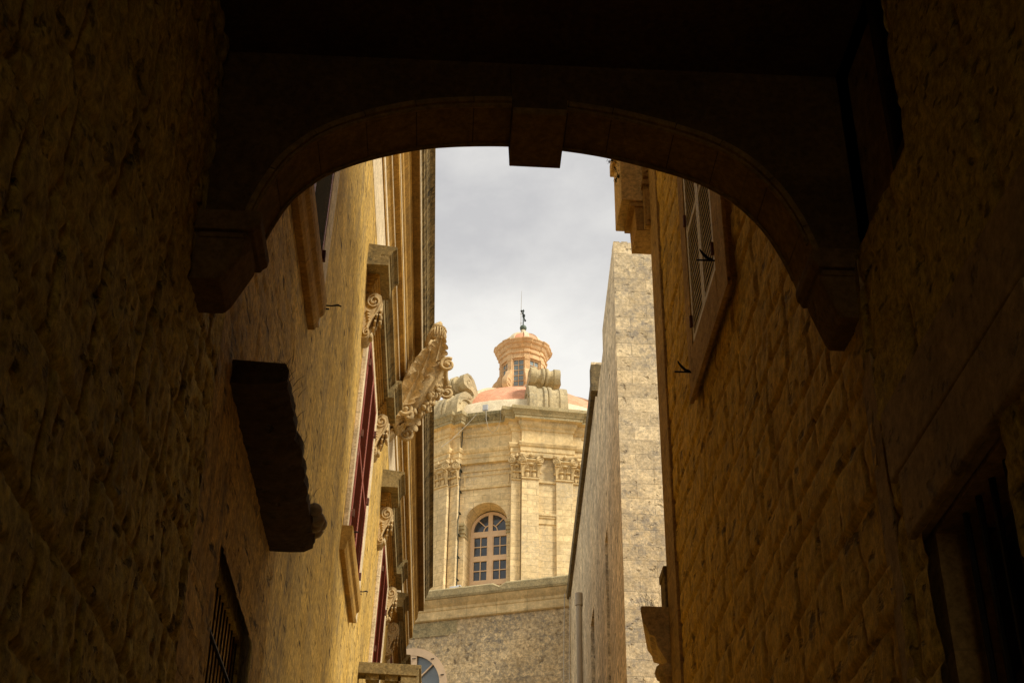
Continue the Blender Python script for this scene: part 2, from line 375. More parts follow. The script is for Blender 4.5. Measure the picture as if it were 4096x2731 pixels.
# soffit stones: laid one by one with open joints under a plain ring coloured dark for its shade
nst = 13; per = len(cv) / nst; soff = offset_curve(cv, .030); ring0 = offset_curve(cv, .0305)
for k in range(nst):
    a = int(round(k * per)); b = min(len(cv) - 1, int(round((k + 1) * per)))
    if b - a < 1: continue
    mb = MB(); jy = random.uniform(-.004, .004)
    lo = [list(q) for q in cv[a:b+1]]; hi = [list(q) for q in soff[a:b+1]]
    for c in (lo, hi):
        d0 = (Vector(c[1]) - Vector(c[0])).normalized() * .003; d1 = (Vector(c[-2]) - Vector(c[-1])).normalized() * .003
        c[0] = [c[0][0] + d0.x, c[0][1] + d0.y]; c[-1] = [c[-1][0] + d1.x, c[-1][1] + d1.y]
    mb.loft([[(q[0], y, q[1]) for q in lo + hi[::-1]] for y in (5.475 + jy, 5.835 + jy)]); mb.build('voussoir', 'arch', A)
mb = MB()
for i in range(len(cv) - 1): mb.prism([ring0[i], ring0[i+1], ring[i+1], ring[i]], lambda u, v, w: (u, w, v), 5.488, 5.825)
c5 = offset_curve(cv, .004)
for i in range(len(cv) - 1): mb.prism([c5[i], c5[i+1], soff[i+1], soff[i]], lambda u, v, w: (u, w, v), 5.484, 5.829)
mb.build('arch_ring', 'shaded_stone', A)
# fine edge moulding along the near and far arrises
for yy, q in ((5.505, .015), (5.815, .012)):
    mb = MB(); mb.tube([(x, yy, z - .002) for x, z in cv if z > 5.62], q, 6); mb.build('arch_moulding', 'arch', A, smooth=True)
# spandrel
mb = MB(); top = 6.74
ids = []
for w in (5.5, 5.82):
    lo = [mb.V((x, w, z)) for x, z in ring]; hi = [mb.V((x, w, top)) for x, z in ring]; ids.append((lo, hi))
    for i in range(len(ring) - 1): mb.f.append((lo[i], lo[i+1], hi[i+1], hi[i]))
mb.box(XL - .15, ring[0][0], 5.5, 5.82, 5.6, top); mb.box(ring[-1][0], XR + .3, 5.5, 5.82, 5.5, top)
mb.build('spandrel_wall', 'shaded_stone', A)
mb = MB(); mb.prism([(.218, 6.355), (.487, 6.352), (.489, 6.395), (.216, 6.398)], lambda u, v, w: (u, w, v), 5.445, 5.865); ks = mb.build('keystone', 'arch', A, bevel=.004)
mb = MB(); mb.prism([(.216, 6.399), (.489, 6.396), (.505, 6.70), (.20, 6.70)], lambda u, v, w: (u, w, v), 5.462, 5.86); mb.build('keystone_face', 'shaded_stone', ks)
# corbels: mirrored console blocks with impost slabs
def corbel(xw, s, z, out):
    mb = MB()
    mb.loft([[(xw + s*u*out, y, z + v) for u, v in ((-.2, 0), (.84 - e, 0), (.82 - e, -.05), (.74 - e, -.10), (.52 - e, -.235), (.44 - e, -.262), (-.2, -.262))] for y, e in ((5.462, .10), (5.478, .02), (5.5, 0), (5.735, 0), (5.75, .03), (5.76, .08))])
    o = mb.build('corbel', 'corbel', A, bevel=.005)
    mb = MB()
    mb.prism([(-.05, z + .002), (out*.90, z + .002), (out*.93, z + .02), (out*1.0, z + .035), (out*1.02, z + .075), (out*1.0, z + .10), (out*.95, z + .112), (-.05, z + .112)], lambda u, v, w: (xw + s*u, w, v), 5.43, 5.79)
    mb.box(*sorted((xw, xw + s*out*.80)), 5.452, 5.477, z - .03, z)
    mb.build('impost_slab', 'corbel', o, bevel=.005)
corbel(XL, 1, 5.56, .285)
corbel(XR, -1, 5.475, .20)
mb = MB(); mb.box(XL - .1, XR + .9, -3.6, 5.5, 6.74, 6.95); mb.build('ceiling', 'shaded_stone', A)
mb = MB(); mb.box(XL - .1, XR + .9, -3.6, 5.82, 6.95, 18.0); mb.build('unseen_room_above', 'arch', A)  # out of view, built tall to cut skylight on the palace wall

# ------------------------------------------------------------------ right: house
H = thing('masonry_house', 'honey stone house on the right with cream louvred shutters and a barred window', 'house', (XR, 6, 0))
rh = [(4.21, 5.11, 2.2, 3.97), (4.60, 5.50, 5.53, 6.74)]
mb = rough_face(XR, -2.5, 5.5, 1.2, 7.2, .034, rh, -1, .80, .36, .014, .014, 11, groove=.02); mb.build('wall', 'rough', H, smooth=True)
rough_face(XR, 5.5, 11.3, 2.6, 12.6, .026, [(8.30, 9.34, 7.46, 10.6)], -1, .50, .27, .014, .012, 17, groove=.024, jw=.026).build('wall', 'house', H, smooth=True)
mb = MB(); wall_back(mb, XR + .06, 2.75, -8, 11.3, 0, 15.0, [(4.21, 5.11, 2.2, 3.97), (4.60, 5.50, 5.53, 6.74), (8.30, 9.34, 7.46, 10.6)]); mb.build('wall_core', 'house_trim', H)  # core carried up unseen past the cornice to shade the palace opposite
mb = MB(); mb.box(XR - .012, XR + .06, 11.302, 11.32, 0, 15.0); mb.box(XR + .06, 6.5, 11.3, 11.32, 0, 15.0); mb.build('return_wall', 'house_trim', H)
mb = MB(); mb.box(XR - .004, XR + .07, 5.40, 5.56, 0, 5.50); mb.build('joint_stone', 'rough_trim', H)
# smooth corner band
mb = MB(); mb.box(XR - .022, XR + .03, 10.86, 11.31, 0, 12.3); mb.build('corner_band', 'house_band', H, bevel=.006)
# long lintel stones above the barred window
pieces('lintel', [bx1(XR - .03, XR + .05, 3.75, 5.20, 3.975, 4.27), bx1(XR - .026, XR + .05, 3.55, 5.32, 4.285, 4.62)], 'rough_trim', H, bevel=.012)
# barred window
mb = MB(); mb.box(XR + .30, XR + .36, 4.21, 5.11, 2.2, 3.97); w = mb.build('barred_window', 'void', H)
mb = MB(); 
for y0, y1 in ((4.22, 4.30), (4.62, 4.70), (5.02, 5.10)): mb.box(XR + .24, XR + .295, y0, y1, 2.2, 3.96)
for z in (3.86, 3.3, 2.75): mb.box(XR + .245, XR + .29, 4.22, 5.1, z, z + .07)
mb.build('window_frame', 'timber', w)
mb = MB()
for y in (4.32, 4.47, 4.62, 4.77, 4.92): mb.tube([(XR + .12, y, 2.2), (XR + .12, y, 3.97)], .013, 6)
for z in (2.6, 3.2): mb.tube([(XR + .12, 4.21, z), (XR + .12, 5.11, z)], .016, 6)
mb.build('window_bar', 'iron', w)
# upper recess with dark opening
mb = MB(); mb.box(XR + .12, XR + .3, 4.58, 5.52, 5.50, 6.74); mb.build('recess_wall', 'rough_trim', H)
mb = MB(); mb.box(XR + .105, XR + .13, 4.60, 4.90, 5.72, 6.70); up = mb.build('upper_window', 'void', H)
mb = MB(); mb.box(XR + .07, XR + .125, 4.90, 4.95, 5.66, 6.74); mb.box(XR + .07, XR + .125, 4.60, 4.90, 5.66, 5.72); mb.tube([(XR + .10, 4.60, 6.42), (XR + .10, 4.90, 6.20)], .008, 5)
mb.build('window_frame', 'timber', up)
# louvred shutter window
def shutter_leaf(mb, x, s, y0, y1, z0, z1, pitch=.062, st=.055, th=.022, ang=.03, rails=()):
    """horizontal louvres between stiles, in the plane x, facing s"""
    a, b = sorted((x, x + s*th)); mb2 = MB()
    for p in ((y0, y0 + st), (y1 - st, y1)): mb2.box(a, b, p[0], p[1], z0, z1)
    for z in [z0, *rails, z1 - st]: mb2.box(a + .001, b - .001, y0 + st, y1 - st, z, z + st)
    n = int((z1 - z0 - st) / pitch)
    for k in range(n):
        z = z0 + st + (k + .2) * pitch
        mb.loft([[(x + s*.018, yy, z), (x + s*.023, yy, z + .003), (x + s*.012, yy, z + pitch*.90), (x + s*.007, yy, z + pitch*.87)] for yy in (y0 + st*.8, y1 - st*.8)])
    return mb2
win = MB(); win.box(XR - .05, XR + .02, 7.88, 8.30, 7.10, 10.6); win.box(XR - .05, XR + .02, 9.34, 9.56, 7.10, 10.6)
win.box(XR - .052, XR + .02, 8.30, 9.34, 7.10, 7.46); W = win.build('window_surround', 'house_trim', H, bevel=.006)
mb = MB(); mb.box(XR - .07, XR - .04, 7.86, 7.96, 7.06, 10.6); mb.box(XR - .072, XR - .038, 7.86, 9.5, 7.03, 7.10); mb.build('edge_moulding', 'house_trim', W, bevel=.006)
mb = MB(); mb.box(XR + .01, XR + .05, 8.30, 9.34, 7.46, 10.6); mb.build('window_recess', 'void', W)
for y0, y1 in ((8.32, 8.82), (8.83, 9.33)):
    mb = MB(); fr = shutter_leaf(mb, XR - .02, -1, y0, y1, 7.48, 10.55, .058, .05, rails=(8.5, 9.5))
    f = fr.build('shutter', 'white_paint', W); mb.build('louvres', 'cream_louvre', f)
    for z in (7.62, 8.6, 9.6): bx1(XR - .065, XR - .043, (y0 if y0 < 8.5 else y1 - .03), (y0 + .03 if y0 < 8.5 else y1), z, z + .10).build('hinge', 'rust', f)
def hook(parent, x, y, z, s, L, inv=True):
    mb = MB()
    mb.tube([(x, y, z), (x + s*L, y, z)], .0075, 6)
    mb.tube([(x + s*L*.35, y, z + .008), (x + s*L*.55, y, z + .018), (x + s*L*.7, y, z + .05), (x + s*L*.82, y, z + .085), (x + s*L*.84, y, z + .10)], [.008, .012, .011, .007, .004], 6)
    return mb.build('shutter_hook', 'iron', parent, smooth=True)
hook(H, XR + .01, 8.33, 7.56, -1, .185); hook(H, XR + .01, 9.47, 7.30, -1, .19)
# cornice fragments at the corner
mb = MB()
mb.box(1.556, 1.99, 11.32, 11.85, 10.40, 11.15); mb.box(1.52, 2.0, 11.29, 11.9, 11.15, 11.3)
o = mb.build('roof_cornice', 'golden_cornice', H, bevel=.01)
mb = MB(); mb.box(1.64, 2.0, 11.33, 11.8, 10.34, 10.40); mb.prism([(1.70, 10.05), (1.69, 10.34), (2.0, 10.34), (2.0, 10.05)], lambda u, v, w: (u, w, v), 11.34, 11.75)
mb.build('cornice_bed', 'house_trim', o, bevel=.006)
for z0, z1 in ((10.05, 10.60), (10.66, 11.1)):
    mb = MB(); mb.box(1.775, 1.86, 11.24, 11.33, z0, z1 - .06); mb.box(1.758, 1.862, 11.22, 11.331, z1 - .06, z1); mb.box(1.80, 1.861, 11.225, 11.24, z0 + .05, z1 - .12)
    mb.build('corner_panel', 'house_trim', H, bevel=.006)
# lower projecting doorway cornice at the corner
D = MB(); D.box(1.807, 1.92, 11.31, 11.55, 6.10, 6.46); D.box(1.797, 1.925, 11.30, 11.56, 6.38, 6.46); d0 = D.build('doorway_cornice', 'weathered', H, bevel=.01)
D = MB()
prof = [(1.95, 6.09), (1.596, 6.09), (1.590, 6.05), (1.605, 5.95), (1.64, 5.90), (1.655, 5.84), (1.70, 5.83), (1.72, 5.74), (1.765, 5.66), (1.80, 5.60), (1.95, 5.60)]
D.loft([[(x + .19*(y - 11.31), y, z) for x, z in prof] for y in (11.31, 12.0)]); D.build('cornice_slab', 'golden_cornice', d0, bevel=.005)
D = MB(); D.box(1.80, 1.95, 11.34, 12.0, 4.9, 5.60); D.lathe([(.0, 5.60), (.11, 5.60), (.125, 5.55), (.11, 5.50), (.085, 5.49), (.075, 5.40), (.08, 5.28), (.10, 5.27), (.105, 5.235), (.095, 5.20), (.07, 5.19), (.07, 4.4), (0, 4.4)], (1.83, 11.42), 20)
D.build('doorway_column', 'golden_cornice', d0, smooth=True, auto=40)
tuft([(1.62 + .03*k, 11.36, 6.09) for k in range(8)], 'dry grass stalks on the dark cornice ledge at lower right', None, .20, .9, 22, 8)
# plant on the roof cornice
P = thing('cornice_plant', 'small green sprig hanging from the roof cornice at upper right', 'plant', (1.54, 11.4, 10.9))
rd = random.Random(4); st = MB(); lf = MB()
for p0, p1, p2 in (((1.56, 11.4, 10.92), (1.50, 11.4, 10.99), (1.44, 11.38, 10.94)), ((1.56, 11.4, 10.78), (1.51, 11.39, 10.76), (1.505, 11.38, 10.64)), ((1.56, 11.4, 10.74), (1.52, 11.38, 10.83), (1.50, 11.36, 10.86))):
    p0, p1, p2 = map(Vector, (p0, p1, p2)); pts = [p0 * (1-u)**2 + p1 * 2*u*(1-u) + p2 * u*u for u in [k/8 for k in range(9)]]
    st.tube(pts, .003, 5)
    for k in range(34):
        q = pts[rd.randint(1, 8)] + Vector([rd.uniform(-.012, .012) for _ in range(3)])
        dv = Vector([rd.uniform(-1, 1) for _ in range(3)]).normalized(); s2 = dv.orthogonal() * .006
        i = [lf.V(x) for x in (q, q + dv*.012 + s2, q + dv*.026, q + dv*.012 - s2)]; lf.f.append(tuple(i))
st.build('stem', 'straw', P); lf.build('leaf_cluster', 'leaf', P)

# ------------------------------------------------------------------ palace on the left (slightly leaning old facade)
lean = math.atan(.03)
PAL = thing('palace', 'long honey stone palace on the left with red shutters, balcony, heavy cornice and carved arms', 'building', (XL - .03*8.5, 0, 0))
PAL['_local'] = 1; PAL.rotation_euler = (0, lean, 0)
Y0, Y1 = 9.3, 33.2
mb = MB(); mb.box(-1.4, 0, 7.4, Y1, 0, 12.38); mb.build('wall', 'palace', PAL)
mb = MB(); mb.box(-1.4, .004, 7.4, Y1, 12.38, 13.26); mb.build('upper_wall', 'palace_pale', PAL)
def xo(X, z): return X + 1.25 - .03 * (z - 8.5)
crn = [(-1.086, 13.25, 0), (-1.086, 13.49, 0), (-1.036, 13.60, 0), (-1.014, 13.62, 0), (-1.014, 13.77, 0), (-.928, 13.80, 0), (-.928, 14.08, 0), (-.897, 14.13, 0), (-.885, 14.22, 0), (-.83, 14.30, 0), (-.815, 14.46, 0), (-.80, 14.49, 0)]
poly = [(xo(x, z), z) for x, z, _ in crn] + [(-1.4, 14.49), (-1.4, 13.262), (-.0, 13.262)][:2]
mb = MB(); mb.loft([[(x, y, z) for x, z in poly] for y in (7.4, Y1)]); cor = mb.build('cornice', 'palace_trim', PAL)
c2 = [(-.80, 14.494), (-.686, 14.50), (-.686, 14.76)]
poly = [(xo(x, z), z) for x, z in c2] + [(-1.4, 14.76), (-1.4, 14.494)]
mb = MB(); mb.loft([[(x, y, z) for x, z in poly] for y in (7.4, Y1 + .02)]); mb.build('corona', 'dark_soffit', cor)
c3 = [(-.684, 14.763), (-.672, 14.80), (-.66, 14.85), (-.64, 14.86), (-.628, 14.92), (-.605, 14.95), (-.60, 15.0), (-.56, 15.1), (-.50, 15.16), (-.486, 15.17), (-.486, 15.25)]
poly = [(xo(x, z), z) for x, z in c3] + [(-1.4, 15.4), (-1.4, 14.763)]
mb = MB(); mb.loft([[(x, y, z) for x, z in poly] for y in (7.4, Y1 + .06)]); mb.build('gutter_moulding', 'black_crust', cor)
# thin pale arris strips: skylight on the edges put into the colour
for x, z0, z1 in ((-1.084, 13.34, 13.492), (-1.012, 13.66, 13.772), (-.926, 13.99, 14.082), (-.684, 14.64, 14.762)):
    bx1(xo(x, z0) - .01, xo(x, z0) + .004, 7.4, Y1 - .01, z0, z1).build('lit_fillet', 'palace_pale', cor)

def leaf(mb, p, d, s, L, curl=.3, lobes=5, w=.16):
    """acanthus blade with scalloped, upturned edge and a raised midrib"""
    d = Vector(d).normalized(); s = Vector(s).normalized(); n = d.cross(s).normalized(); p = Vector(p); rg = []
    for k in range(31):
        u = k/30; ww = w * (sin(pi*min(1, u**.75*.93 + .05))**.6) * (.50 + .50*abs(sin(pi*lobes*u))**.5)
        top, bot = [], []
        for q in range(-5, 6):
            v = q/5; c = p + d*(L*u - .16*L*abs(v)*abs(v)*(-1 if True else 1)*.5) + s*v*ww + n*(curl*L*u*u + .30*w*v*v + .05*w*cos(v*9) + (.12*w if q == 0 else 0) )
            top.append(c); bot.append(c - n*.022)
        rg.append(top + bot[::-1])
    mb.loft(rg)
def console():
    """scrolled bracket, x out from wall, y width .24, z down from 0"""
    outer = [(0, 0), (.13, 0), (.185, -.03), (.205, -.10), (.195, -.17), (.155, -.24), (.105, -.31), (.07, -.38), (.06, -.43), (.085, -.46), (.09, -.51), (.06, -.55), (0, -.56)]
    mb = MB(); mb.prism(outer, lambda u, v, w: (u, w, v), -.105, .105)
    for y in (-.112, .112):
        mb.tube(spiral((.105, -.105), .085, .015, 1.8, pi/2, lambda a, b: (a, y, b), 44), .011, 6)
        mb.tube([(.185, y, -.14), (.15, y, -.235), (.10, y, -.31), (.062, y, -.39), (.05, y, -.44)], .012, 6)
        mb.tube(spiral((.052, -.49), .045, .01, 1.2, pi/2, lambda a, b: (a, y, b), 24), .010, 6)
        for k in range(4): mb.ell((.045 + .006*k, y, -.235 - .035*k), (.026 - .003*k, .012, .014), 8, 6)
    # acanthus down the front
    leaf(mb, (.19, 0, -.06), (-.30, 0, -1), (0, 1, 0), .36, .10, 5, .10)
    leaf(mb, (.20, 0, -.14), (-.30, 0, -1), (0, 1, 0), .20, .30, 3, .085)
    mb.ell((.10, 0, -.49), (.03, .07, .035), 8, 6)
    return mb
cons_mesh = None
def hood(y0, y1, zt=11.65):
    mb = MB(); L = .76
    def ress(a, b, dx, dz=0):
        for p in ([(0, zt-.27), (.26+dx, zt-.27), (.26+dx, zt-.13), (.275+dx, zt-.125), (.30+dx, zt-.06), (.345+dx, zt-.035), (.345+dx, zt), (0, zt+.03)],):
            mb.loft([[(x, y, z) for x, z in p] for y in (a, b)])
    ress(y0, y0 + L, 0); ress(y1 - L, y1, 0); ress(y0 + L, y1 - L, -.085)
    h = mb.build('window_hood', 'weathered', PAL)
    mb = MB()
    for a, b, ex in ((y0 + .2, y0 + .70, 0), (y1 - .70, y1 - .2, 0), (y0 + .70, y1 - .70, -.05)):
        for k, (o, z) in enumerate(((.15, .27), (.125, .315), (.10, .36), (.08, .405))):
            mb.box(0, o + ex + .02*(ex < 0), a + k*.015*(ex == 0), b - k*.015*(ex == 0), zt - z - .045, zt - z - .001)
    mb.build('bed_moulding', 'palace_trim', h)
    global cons_mesh
    for yc in (y0 + .47, y1 - .47):
        if cons_mesh is None:
            c = console().build('console', 'carved', h, smooth=True, auto=45); cons_mesh = c.data
        else:
            c = bpy.data.objects.new('console', cons_mesh); C.objects.link(c); c.parent = h
        c.location = (0, yc, zt - .45); c.scale = (1, 1.15, 1.15)
    return h
def window(y0, y1, z0, z1, leafmat, framemat, near=.42, far=.35, sill=None):
    mb = MB()
    mb.box(0, .055, y0 - near, y0 - near + .16, z0 - .1, z1 + .12)
    mb.box(0, .03, y0 - near + .16, y0, z0 - .1, z1 + .12); mb.box(0, .05, y1, y1 + far, z0 - .1, z1 + .12); mb.box(0, .051, y0, y1, z1, z1 + .12)
    w = mb.build('window_surround', 'palace_pale', PAL, bevel=.006)
    mb = MB(); mb.box(-.0, .008, y0, y1, z0, z1); mb.build('window_recess', 'void', w)
    mid = (y0 + y1) / 2
    for a, b in ((y0 + .02, mid - .005), (mid + .005, y1 - .02)):
        mb = MB(); fr = shutter_leaf(mb, .024, 1, a, b, z0, z1, .05, .06, rails=(z0 + (z1 - z0)*.45,))
        f = fr.build('shutter', framemat, w); mb.build('louvres', leafmat, f)
        yy = a if a < mid - .1 else b - .05
        for q in (.12, .5, .86): zz = z0 + (z1 - z0)*q; bx1(.045, .075, yy, yy + .05, zz, zz + .09).build('hinge', 'rust', f)
    if sill:
        a, b = sill; mb = MB()
        p = [(0, z0 - .32), (.055, z0 - .32), (.075, z0 - .28), (.085, z0 - .20), (.115, z0 - .17), (.125, z0 - .13), (.125, z0 - .02), (0, z0 - .02)]
        mb.loft([[(x, y, z) for x, z in p] for y in (a, b)]); mb.build('window_sill', 'palace_trim', w, bevel=.005)
    return w
window(7.98, 9.93, 8.2, 10.9, 'grey_louvre', 'redpink', sill=(7.5, 9.97))
window(15.12, 17.1, 8.28, 11.05, 'red', 'redpink', sill=(14.62, 16.85))
window(21.3, 23.3, 7.35, 11.05, 'red', 'red')
window(26.4, 28.4, 7.35, 11.05, 'red', 'red')
hood(14.0, 17.95); hood(20.0, 24.2); hood(25.0, 29.1); hood(6.95 + .5, 10.9)
def hookP(y, z, L=.165):
    mb = MB()
    mb.tube([(-.02, y, z - .03), (L*.52, y, z - .03)], .008, 6)
    mb.tube([(-.02, y, z), (L*.2, y, z + .006), (L*.6, y, z + .004), (L*.85, y, z + .016), (L, y, z + .004)], [.007, .007, .007, .010, .006], 6)
    mb.tube([(L*.33, y, z), (L*.30, y, z - .03)], .007, 5)
    mb.build('shutter_hook', 'iron', PAL, smooth=True)
hookP(10.3, 8.34, .21); hookP(14.98, 8.33); hookP(17.3, 8.55)
# balcony
bx, by0, by1, bz = .865, 19.15, 24.9, 8.27
mb = MB(); mb.prism([(0, bz-.16), (bx-.05, bz-.16), (bx-.03, bz-.12), (bx-.03, bz-.06), (bx, bz-.04), (bx, bz), (0, bz)], lambda u, v, w: (u, w, v), by0, by0 + .26)
mb.prism([(bx-.26, bz-.16), (bx-.05, bz-.16), (bx-.03, bz-.12), (bx-.03, bz-.06), (bx, bz-.04), (bx, bz), (bx-.26, bz)], lambda u, v, w: (u, w, v), by0 + .26, by1)
bal = mb.build('balcony', 'weathered', PAL, bevel=.006)
mb = MB(); mb.box(0, bx + .05, by0 - .05, by1 + .05, 7.12, 7.30); mb.build('balcony_floor', 'weathered', bal, bevel=.01)
mb = MB(); mb.box(bx - .27, bx - .03, by0 + .015, by0 + .25, 7.30, bz - .162); mb.box(bx - .23, bx - .07, by0 + .003, by0 + .016, 7.40, bz - .25); mb.build('corner_pier', 'weathered', bal, bevel=.005)
mb = MB(); mb.box(bx - .27, bx - .03, by1 - .25, by1 - .01, 7.30, bz - .162); mb.build('corner_pier', 'weathered', bal, bevel=.005)
bp = [(0, 0), (.085, 0), (.085, .06), (.06, .08), (.05, .12), (.08, .22), (.095, .32), (.085, .42), (.05, .56), (.045, .62), (.07, .64), (.07, .67), (.05, .68), (.06, .71), (.095, .73), (.10, .805), (0, .805)]
bmesh0 = None
spots = [(.20, by0 + .13), (.465, by0 + .13)] + [(bx - .15, by0 + .55 + .3*k) for k in range(17)]
for x, y in spots:
    if bmesh0 is None:
        mb = MB(); mb.lathe(bp, (0, 0), 16); mb.box(-.088, .088, -.088, .088, .735, .808); b0 = mb.build('baluster', 'weathered', bal, smooth=True, auto=40); bmesh0 = b0.data; b = b0
    else: b = bpy.data.objects.new('baluster', bmesh0); C.objects.link(b); b.parent = bal
    b.location = (x, y, 7.302)
# ---- carved coat of arms on the cornice
co = MB()
def frm(c, u, v, w):
    c, u, v, w = map(Vector, (c, u, v, w))
    return lambda p: c + u*p.x + v*p.y + w*p.z
cy = 20.75
# backing mass rising from the wall to in front of the cornice
rings = []
for k in range(12):
    u = k / 11; z = 12.80 + 1.45*u; x = .04 + .42*u**1.2; hw = .10 + .34*sin(pi*min(1, .15 + u*.75)); th = (.07 + .07*sin(pi*u) + .02*sin(k*2.1)) * (1 - .6*u*u)
    rings.append([(x + th*cos(a)*.8, cy + hw*sin(a), z + .10*cos(a)*-1) for a in [2*pi*q/20 for q in range(20)]])
co.loft(rings); coa = co.build('coat_of_arms', 'carved', PAL, smooth=True)
n_ = Vector((.86, 0, -.50)).normalized(); up_ = Vector((.50, 0, .86)).normalized(); yv = Vector((0, 1, 0))
ctr = Vector((.47, cy, 13.52))
fm = frm(ctr, yv, up_, n_)      # x: along wall, y: up the shield, z: outward
sh = MB(); sh.tf = fm
pts = [(-.40, .50), (-.22, .56), (0, .50), (.22, .56), (.40, .50), (.43, .1), (.36, -.3), (.2, -.55), (0, -.68), (-.2, -.55), (-.36, -.3), (-.43, .1)]
rg = []
for sc, zz in ((1., 0), (1., .12), (.93, .16), (.86, .13), (.5, .18), (.05, .2)): rg.append([(x*sc, y*sc, zz) for x, y in pts])
sh.loft(rg)
shield = sh.build('shield', 'carved', coa, smooth=True, auto=40)
orn = MB(); orn.tf = fm; rd = random.Random(12)
for k in range(46):
    a = rd.uniform(0, 6.28); r = rd.uniform(0, 1)**.6
    orn.ell((.26*r*cos(a), -.05 + .38*r*sin(a), .20 + rd.uniform(-.02, .04)), (rd.uniform(.03, .07), rd.uniform(.03, .06), rd.uniform(.03, .06)), 8, 6, Matrix.Rotation(rd.uniform(0, 3), 3, 'Z'))
orn.build('shield_emblem', 'carved', shield, smooth=True)
for sg in (-1, 1):      # mantling: broad blades standing off both edges of the shield, faces turned along the street
    for (py, pz, dy, dz, L, w) in ((-.62, .02, 1, -.10, .60, .20), (-.10, -.02, 1, -.22, .56, .21), (.40, .0, 1, -.35, .42, .17)):
        mb = MB(); mb.tf = fm
        leaf(mb, (sg*.44, py, pz), (sg*.12, dy, dz), (0, -.25, -sg*-1 if sg > 0 else -1), L, .18, 4, w)
        mb.build('mantling_leaf', 'carved', coa, smooth=True, auto=50)
    mb = MB(); mb.tf = fm
    mb.tube(spiral((.20, .46), .13, .03, 1.5, pi/2, lambda a, b: (sg*.47, b, a), 34), .030, 8); mb.ell((sg*.47, .46, .20), (.05, .045, .045), 10, 8); mb.build('volute', 'carved', coa, smooth=True)
    mb = MB(); mb.tf = fm
    mb.tube(spiral((.10, -.60), .12, .03, 1.4, pi, lambda a, b: (sg*.44, b, a), 34), .032, 8); mb.ell((sg*.44, -.60, .10), (.05, .045, .045), 10, 8); mb.build('volute', 'carved', coa, smooth=True)
mb = MB(); mb.tf = fm
for k in range(14): mb.ell((-.36 + .72*k/13, .56 - .05*sin(pi*k/13), .12), (.035, .06, .05), 8, 6)
mb.build('crest_rim', 'carved', coa, smooth=True)
mb = MB(); mb.tf = fm
leaf(mb, (0, -.62, .10), (0, -1, -.15), (1, 0, 0), .42, -.35, 4, .16); leaf(mb, (-.14, -.6, .05), (-.4, -1, -.2), (1, -.3, 0), .36, -.3, 4, .13); leaf(mb, (.14, -.6, .05), (.4, -1, -.2), (1, .3, 0), .36, -.3, 4, .13)
mb.ell((0, -.98, -.02), (.13, .16, .12), 12, 8)
mb.build('foot_leaf', 'carved', coa, smooth=True)
mb = MB()
for k in range(3): mb.tube(spiral((.30 + .0*k, 0), .14 - .0*k, .05, 1.3, 0, lambda a, b: (.13 + a*.6, cy - .22 + .2*k, 12.98 + b + .08*k), 24), .04, 8)
mb.build('scroll', 'carved', coa, smooth=True)
# helmet on top
hc = Vector((.655, cy - .15, 14.56)); fh = frm(hc, Vector((.25, -.97, 0)).normalized(), Vector((.45, .1, .88)).normalized(), Vector((.86, .2, -.45)).normalized())
mb = MB(); mb.ell(hc, (.125, .15, .19), 16, 12, Matrix.Rotation(.25, 3, 'Y')); mb.tube([hc + Vector((-.16, .02, -.20)), hc + Vector((-.10, 0, .0)), hc + Vector((-.03, 0, .20)), hc + Vector((.05, 0, .27))], [.06, .07, .065, .04], 8)
hm = mb.build('helmet', 'carved', coa, smooth=True)
mb = MB()
for k in range(7):
    a = -1.0 + k*.33; dx, dy = cos(a - .9), sin(a - .9)
    mb.tube([hc + Vector((dx*.13, dy*.155, -.09)), hc + Vector((dx*.15, dy*.175, .0)), hc + Vector((dx*.135, dy*.16, .09))], .011, 6)
for zz, rr in ((-.10, .14), (.10, .145), (.14, .13)):
    mb.tube([hc + Vector((cos(a)*rr, sin(a)*rr*1.05, zz)) for a in [-2.2 + q*.2 for q in range(16)]], .014, 6)
mb.build('visor_grille', 'carved', hm, smooth=True)
mb = MB(); 
mb.tube([hc + Vector((-.05, 0, -.22)), hc + Vector((-.14, .02, -.34)), hc + Vector((-.22, .05, -.50))], [.11, .10, .15], 10)
for k in range(5): mb.tube([hc + Vector((-.08 + .05*k, -.16, -.20)), hc + Vector((-.12 + .05*k, -.19, -.30)), hc + Vector((-.16 + .05*k, -.17, -.36))], [.03, .028, .01], 6)
mb.ell(hc + Vector((.02, .02, -.36)), (.09, .10, .10), 10, 8); mb.ell(hc + Vector((.05, 0, -.60)), (.09, .12, .13), 12, 8)
mb.tube([hc + Vector((.10, -.10 + .02*k, -.60 + .1*sin(k*.5))) + Vector((.08*cos(k*.6), 0, .1*sin(k*.6))) for k in range(10)], .03, 6)
mb.build('crest_collar', 'carved', coa, smooth=True)

# ------------------------------------------------------------------ tower house on the right beyond
T = thing('tower_house', 'tall plain lichened stone house with a grey drainpipe on its side, behind the right-hand house', 'building', (4, 24, 0))
sl_ = .038
def wx(y): return 2.83 + sl_*(y - 22)
mb = MB(); mb.box(2.83, 9, 21.97, 22.0, 0, 17.66); mb.build('front_wall', 'tower_front', T)
slits = [(25.1, 25.8, 9.8, 13.16), (29.4, 30.6, 9.2, 13.25)]
ysegs = [(22.0, 25.1, 17.66), (25.1, 25.8, 17.14), (25.8, 27.1, 17.14), (27.1, 29.4, 17.66), (29.4, 30.6, 17.66), (30.6, 39.75, 17.66)]
mb = MB()
for a, b, h in ysegs:
    parts = [(0, h)]
    for s0, s1, c, d in slits:
        if s0 == a: parts = [(0, c), (d, h)]
    for z0, z1 in parts:
        r = [[(wx(a), a, z0), (9, a, z0), (9, a, z1), (wx(a), a, z1)], [(wx(b), b, z0), (9, b, z0), (9, b, z1), (wx(b), b, z1)]]
        mb.loft(r)
mb.build('side_wall', 'tower_side', T)
